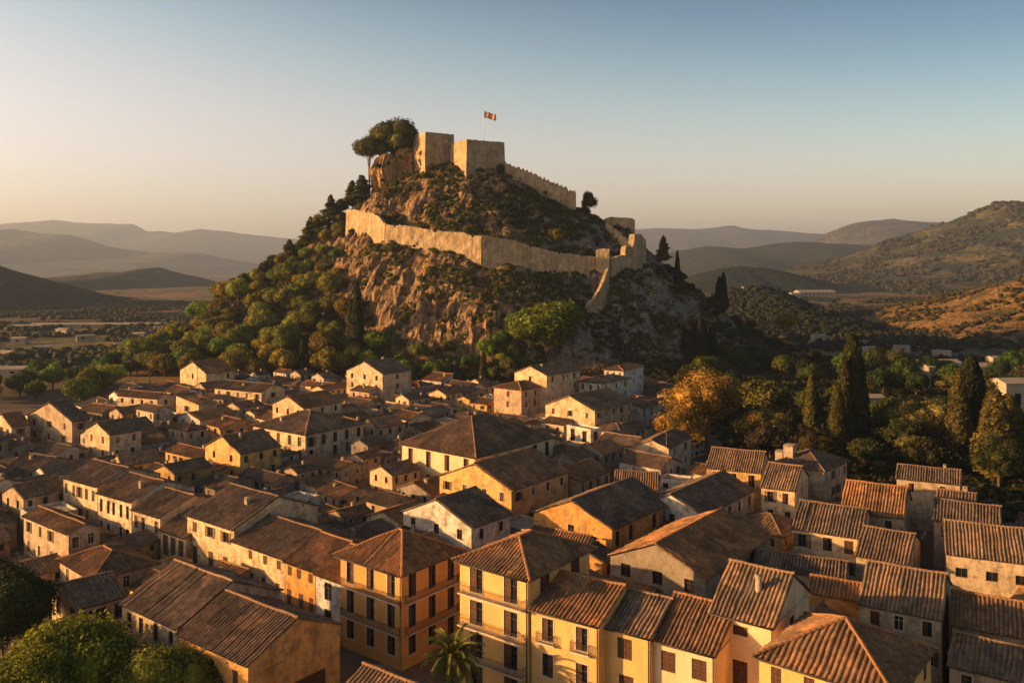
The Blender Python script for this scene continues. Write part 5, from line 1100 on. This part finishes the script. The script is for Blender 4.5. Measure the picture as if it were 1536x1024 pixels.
hill_cover(15000, lambda x, y, z, px, py: (px > 730) & ((px < 960) | (px > 1110)) & (fbm(x/20, y/20, z/20, 4) > -.02), .9, 2.6, 'dark shaded undergrowth on the right side of the hill', (.05, .057, .026), 'undergrowth')
hill_cover(16000, lambda x, y, z, px, py: (px < 560) & (py > 330), .8, 2.0, 'undergrowth between the trees of the left slope', (.055, .052, .017), 'undergrowth')
def blob_v(seed):
    mb = MB(); blob(mb, (0, 0, .35), (1, 1, .75), seed, 5, .5); V = np.concatenate(mb.v); Q = np.concatenate(mb.f4); return V[Q].reshape(-1, 3)
wx = rng.uniform(60, 420, 26000); wy = rng.uniform(165, 470, 26000); wpx = 768+F*wx/wy; wk = (wy > np.interp(wpx, [1000, 1040, 1150, 1300, 1400, 1550, 1800], [356, 222, 206, 184, 172, 162, 152])) & (wpx < 1700) & (hillz(wx, wy) < 6)
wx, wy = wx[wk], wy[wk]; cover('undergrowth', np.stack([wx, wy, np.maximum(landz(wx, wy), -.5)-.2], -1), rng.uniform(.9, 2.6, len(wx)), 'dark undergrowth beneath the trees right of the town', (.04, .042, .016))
BV = [blob_v(i*3.3) for i in range(4)]
def relief_cover(zf, n, xr, yr, rmin, rmax, thr, sc_, label, col, name):
    y = rng.uniform(*yr, n); x = rng.uniform(*xr, n); z = zf(x, y); k = (z > -3) & (fbm(x/sc_, y/sc_, 1.5, 4) > thr) & (np.abs(x) < y*.66); x, y, z = x[k], y[k], z[k]
    cover(name, np.stack([x, y, z], -1), rng.uniform(rmin, rmax, len(x)), label, col, BV); print(name, len(x))
relief_cover(zN, 9000, (190, 700), (442, 980), .9, 2.6, -.08, 30, 'dark shrubs dotted over the dry hillside at the right', (.05, .045, .018), 'hillside_shrubs')
relief_cover(zD, 9000, (130, 455), (615, 1000), 2, 4.5, -.5, 40, 'woodland covering the dark spur', (.024, .03, .015), 'spur_woodland')
relief_cover(zR, 16000, (300, 2200), (1210, 3000), 3, 8, .0, 120, 'distant trees dotted over the big right mountain', (.045, .045, .022), 'mountain_trees')
relief_cover(lambda x, y: groundz(x, y), 42000, (-900, 60), (395, 1250), 1.2, 3.6, -.06, 60, 'hedges and orchards on the left valley floor', (.05, .05, .022), 'valley_hedges')
relief_cover(lambda x, y: np.where(x > 110, groundz(x, y), -99), 16000, (110, 900), (430, 1400), 1.2, 3.6, -.02, 60, 'groves on the right valley floor', (.035, .036, .016), 'valley_groves')
rp = []
for px, py, Y, r in ((566,250,486,2.2),(574,272,484,1.8),(600,238,486,2.4),(612,228,486,2.6),(604,262,484,1.6),(588,292,484,2.6),(562,300,486,2.4),(596,300,482,2.4),(620,282,482,2.2),(618,246,486,1.8),(582,246,486,2.0)):
    c = P(px, py, Y); b_ = tree('broad', c[0], c[1], r, z=float(c[2])-r*.5, col=tuple(q*random.uniform(.8, 1.4) for q in OLV), desc='bush', cat='bush', group='bushes clinging to the rock pillars')
# ---------------------------------------------------------------- far buildings and masts
M_SHED = plain('pale_shed_wall', (.36, .29, .21), .8, .15, .1); M_SHR = plain('pale_shed_roof', (.33, .26, .19), .7, .15, .1)
def shed(px, py, Y, w_, d, h, label, rz=.1, z=None):
    c = P(px, py, Y); zz = c[2] if z is None else z; E = empty('farm_building', (c[0], c[1], zz), rz); m = MB(); m.box((-w_/2, -d/2, -6), (w_/2, d/2, h)); m.add([(-w_/2, -d/2, h), (-w_/2, d/2, h), (-w_/2, 0, h+d*.14)], T=[[0, 1, 2]]); m.add([(w_/2, -d/2, h), (w_/2, d/2, h), (w_/2, 0, h+d*.14)], T=[[0, 1, 2]]); m.build('wall', M_SHED, E)
    m = MB()
    for s in (-1, 1): m.obox((-w_/2-.4, s*(d/2+.5), h-.07), (w_+.8, 0, 0), (0, -s*(d/2+.5), d*.14+.07), (0, 0, .15))
    m.build('roof', M_SHR, E); m = MB()
    for k in range(int(w_/7)): m.box((-w_/2+3+k*7, -d/2-.06, h*.35), (-w_/2+5.2+k*7, -d/2-.01, h*.7))
    if m.n: m.build('window', M_DARK, E)
    tag(E, label, 'farm building', 'buildings far out in the valley')
shed(1222, 444, 1400, 62, 22, 7, 'long pale shed far up the right valley')
shed(1192, 446, 1380, 16, 14, 6, 'small pale house left of the long shed in the right valley')
shed(1128, 462, 840, 20, 10, 5, 'pale farmstead on the dark spur', z=24)
shed(1330, 553, 430, 22, 9, 4, 'pale flat building in the right valley behind the tall cypress', z=0)
shed(1300, 541, 470, 9, 8, 5, 'small two-storey farmhouse in the right valley', z=0)
shed(1385, 560, 420, 34, 10, 3, 'long low pale greenhouse in the right valley', z=0)
shed(1450, 566, 405, 44, 10, 3, 'second long pale greenhouse, nearer the right edge', z=0)
shed(1382, 584, 352, 5, 5, 6, 'lone pale hut among the trees of the right valley', z=0)
shed(1228, 513, 560, 8, 6, 5, 'white hut at the foot of the dark spur', z=0)
shed(1525, 632, 290, 14, 9, 11, 'house with a white terrace behind the right conifers', z=0)
shed(1308, 632, 296, 6, 6, 5, 'white hut right of the tallest cypress', z=0)
shed(150, 497, 720, 110, 9, 1.6, 'very long white greenhouse in the left valley', z=0, rz=.05)
shed(40, 499, 700, 26, 8, 1.6, 'short white greenhouse at the left edge of the valley', z=0)
shed(14, 562, 395, 16, 8, 3, 'white shed at the left edge among the fields', z=0)
for k, (px, py, Y, w_) in enumerate(((30, 520, 560, 9), (96, 508, 640, 10), (210, 512, 600, 8), (64, 533, 500, 9), (182, 528, 520, 8), (128, 516, 580, 11), (240, 505, 660, 9), (12, 541, 470, 9), (1262, 560, 430, 7), (1412, 548, 470, 9), (1496, 556, 440, 9), (1352, 538, 500, 8), (1470, 590, 360, 8))):
    shed(px, py, Y, w_, 6, 3.2, '%s small pale farmhouse among the %s' % (['second', 'fourth', 'fifth', 'leftmost but one', 'brown-roofed', 'third', 'farthest', 'leftmost', 'leftmost', 'middle', 'right', 'farthest', 'nearest'][k], 'fields left of the hill' if px < 700 else 'groves of the right valley'), z=0, rz=random.uniform(-.4, .9))
for px, Y, h, lab in ((225, 318, 17, 'wooden utility pole above the upper left houses'), (1000, 196, 13, 'thin mast beside the golden tree')):
    x, y = px2(px, Y); E = empty('utility_pole', (x, y, 0)); m = MB(); m.tube([(0, 0, -.5), (0, 0, h)], [.22, .14], 8); m.build('pole', M_BARK, E); m = MB(); m.box((-1.2, -.08, h-1.3), (1.2, .08, h-1.12)); m.box((-.9, -.08, h-2.4), (.9, .08, h-2.25)); m.build('crossarm', M_BARK, E); tag(E, lab, 'pole')
# ================================================================ LABELS OF THE MANY
LM = [(q[0], q[1]) for q in SPECPX]
short = {}
def refname(l):
    l = l.split(',')[0]; ws = l.split()
    ws = ws[:5]
    while ws and ws[-1] in ('a', 'an', 'the', 'of', 'with', 'and', 'in', 'at', 'under', 'its', 'beside', 'to', 'left', 'right', 'below', 'just', 'big', 'long', 'small', 'tall', 'two', 'dark', 'behind', 'by', 'bare', 'row', 'facing', 'both', 'on', 'many', 'highest', 'single', 'white', 'one', 'far', 'wide', 'first', 'ribbed', 'glowing', 'above', 'continuing', 'linking', 'towards', 'part', 'section'): ws.pop()
    return 'the '+' '.join(ws)
def direction(dx, dy):
    a = abs(dx) > abs(dy)*2.2; b_ = abs(dy) > abs(dx)*2.2; h = 'left' if dx < 0 else 'right'; v = 'above' if dy < 0 else 'below'
    return ('left of' if dx < 0 else 'right of') if a else (v if b_ else f'{v} and {h} of')
ORD = ['', 'second ', 'third ', 'fourth ', 'fifth ', 'sixth ', 'seventh ', 'eighth ', 'ninth ', 'tenth ', 'eleventh ', 'twelfth ', 'thirteenth ', 'fourteenth ', 'fifteenth ', 'sixteenth ', 'seventeenth ', 'eighteenth ', 'nineteenth ', 'twentieth ']+[f'{a}{b} ' for a in ('twenty-', 'thirty-') for b in ('first', 'second', 'third', 'fourth', 'fifth', 'sixth', 'seventh', 'eighth', 'ninth')]
def autolabel(items, marks, cat=None):
    groups = {}
    for o, (px, py), desc in items:
        best = min(marks, key=lambda m: math.hypot(m[0][0]-px, (m[0][1]-py)*1.4)); d = direction(px-best[0][0], py-best[0][1])
        groups.setdefault((desc, d, best[1]), []).append((math.hypot(best[0][0]-px, best[0][1]-py), o))
    for (desc, d, nm), L in groups.items():
        L.sort(key=lambda q: q[0])
        for k, (_, o) in enumerate(L):
            o['label'] = (f'{desc} {d} {refname(nm)}' if len(L) == 1 else f'{ORD[k]}nearest {desc} {d} {refname(nm)}')
            if len(o['label'].split()) > 16: o['label'] = o['label'].replace(' with annexes', '')
items = []
for c, x, y, h, rk_, col in fill:
    tag(c, None, 'house', 'houses packed between the larger ones'); items.append((c, toPx(x, y, h), f'{wallname(col)} {PDESC[rk_][0]}' if rk_ != 'Y' else f'{wallname(col)} long-eaved house'))
autolabel(items, LM); autolabel(YW, LM)
TM = [((838,497), 'big round bright green tree'), ((536,470), 'tall dark cypress on the left slope'), ((1060,630), 'large golden autumn tree'), ((1279,600), 'tallest dark cypress'), ((1456,650), 'broad dark cypress'), ((1380,680), 'pale olive tree'), ((160,550), 'bright yellow-green tree'), ((577,345), 'left corner of the lower castle wall'), ((724,375), 'front corner of the lower castle wall'),
      ((905,385), 'square turret'), ((955,380), 'right bastion'), ((496,305), 'highest skyline pine'), ((434,370), 'small skyline pine'), ((392,402), 'tiny lone skyline pine'), ((725,235), 'broad castle tower'), ((1050,520), 'three dark cypresses on the cliff'), ((1085,440), 'cypress spire on the right shoulder'), ((1182,505), 'sunlit crown on the right slope'),
      ((460,560), 'two small cypresses'), ((309,560), 'gabled house with one arched window'), ((574,565), 'tall pale gabled house'), ((680,520), 'cliff foot'), ((1217,610), 'thin bright cypress'), ((560,260), 'left rock pillar')]
TM += [m for m in LM if m[0][1] > 590]
autolabel([(o, p, d) for o, p, d, g in AUTO], TM)
for o, p, d, g in AUTO:
    if g: o['group'] = g
# ================================================================ HAZE
m = bpy.data.materials.new('haze'); m.use_nodes = True; nt = m.node_tree; nt.nodes.clear(); out = nt.nodes.new('ShaderNodeOutputMaterial'); pv = nt.nodes.new('ShaderNodeVolumePrincipled')
pv.inputs['Color'].default_value = (.50, .63, .86, 1); pv.inputs['Density'].default_value = 8.5e-5; pv.inputs['Anisotropy'].default_value = .3; nt.links.new(pv.outputs[0], out.inputs['Volume'])
mb = MB(); mb.box((-19500, -600, -60), (19500, 19500, 900)); o = mb.build('haze', m); tag(o, 'thin warm evening haze filling the valley', 'haze', None, 'stuff')
print('objects', len(bpy.data.objects))
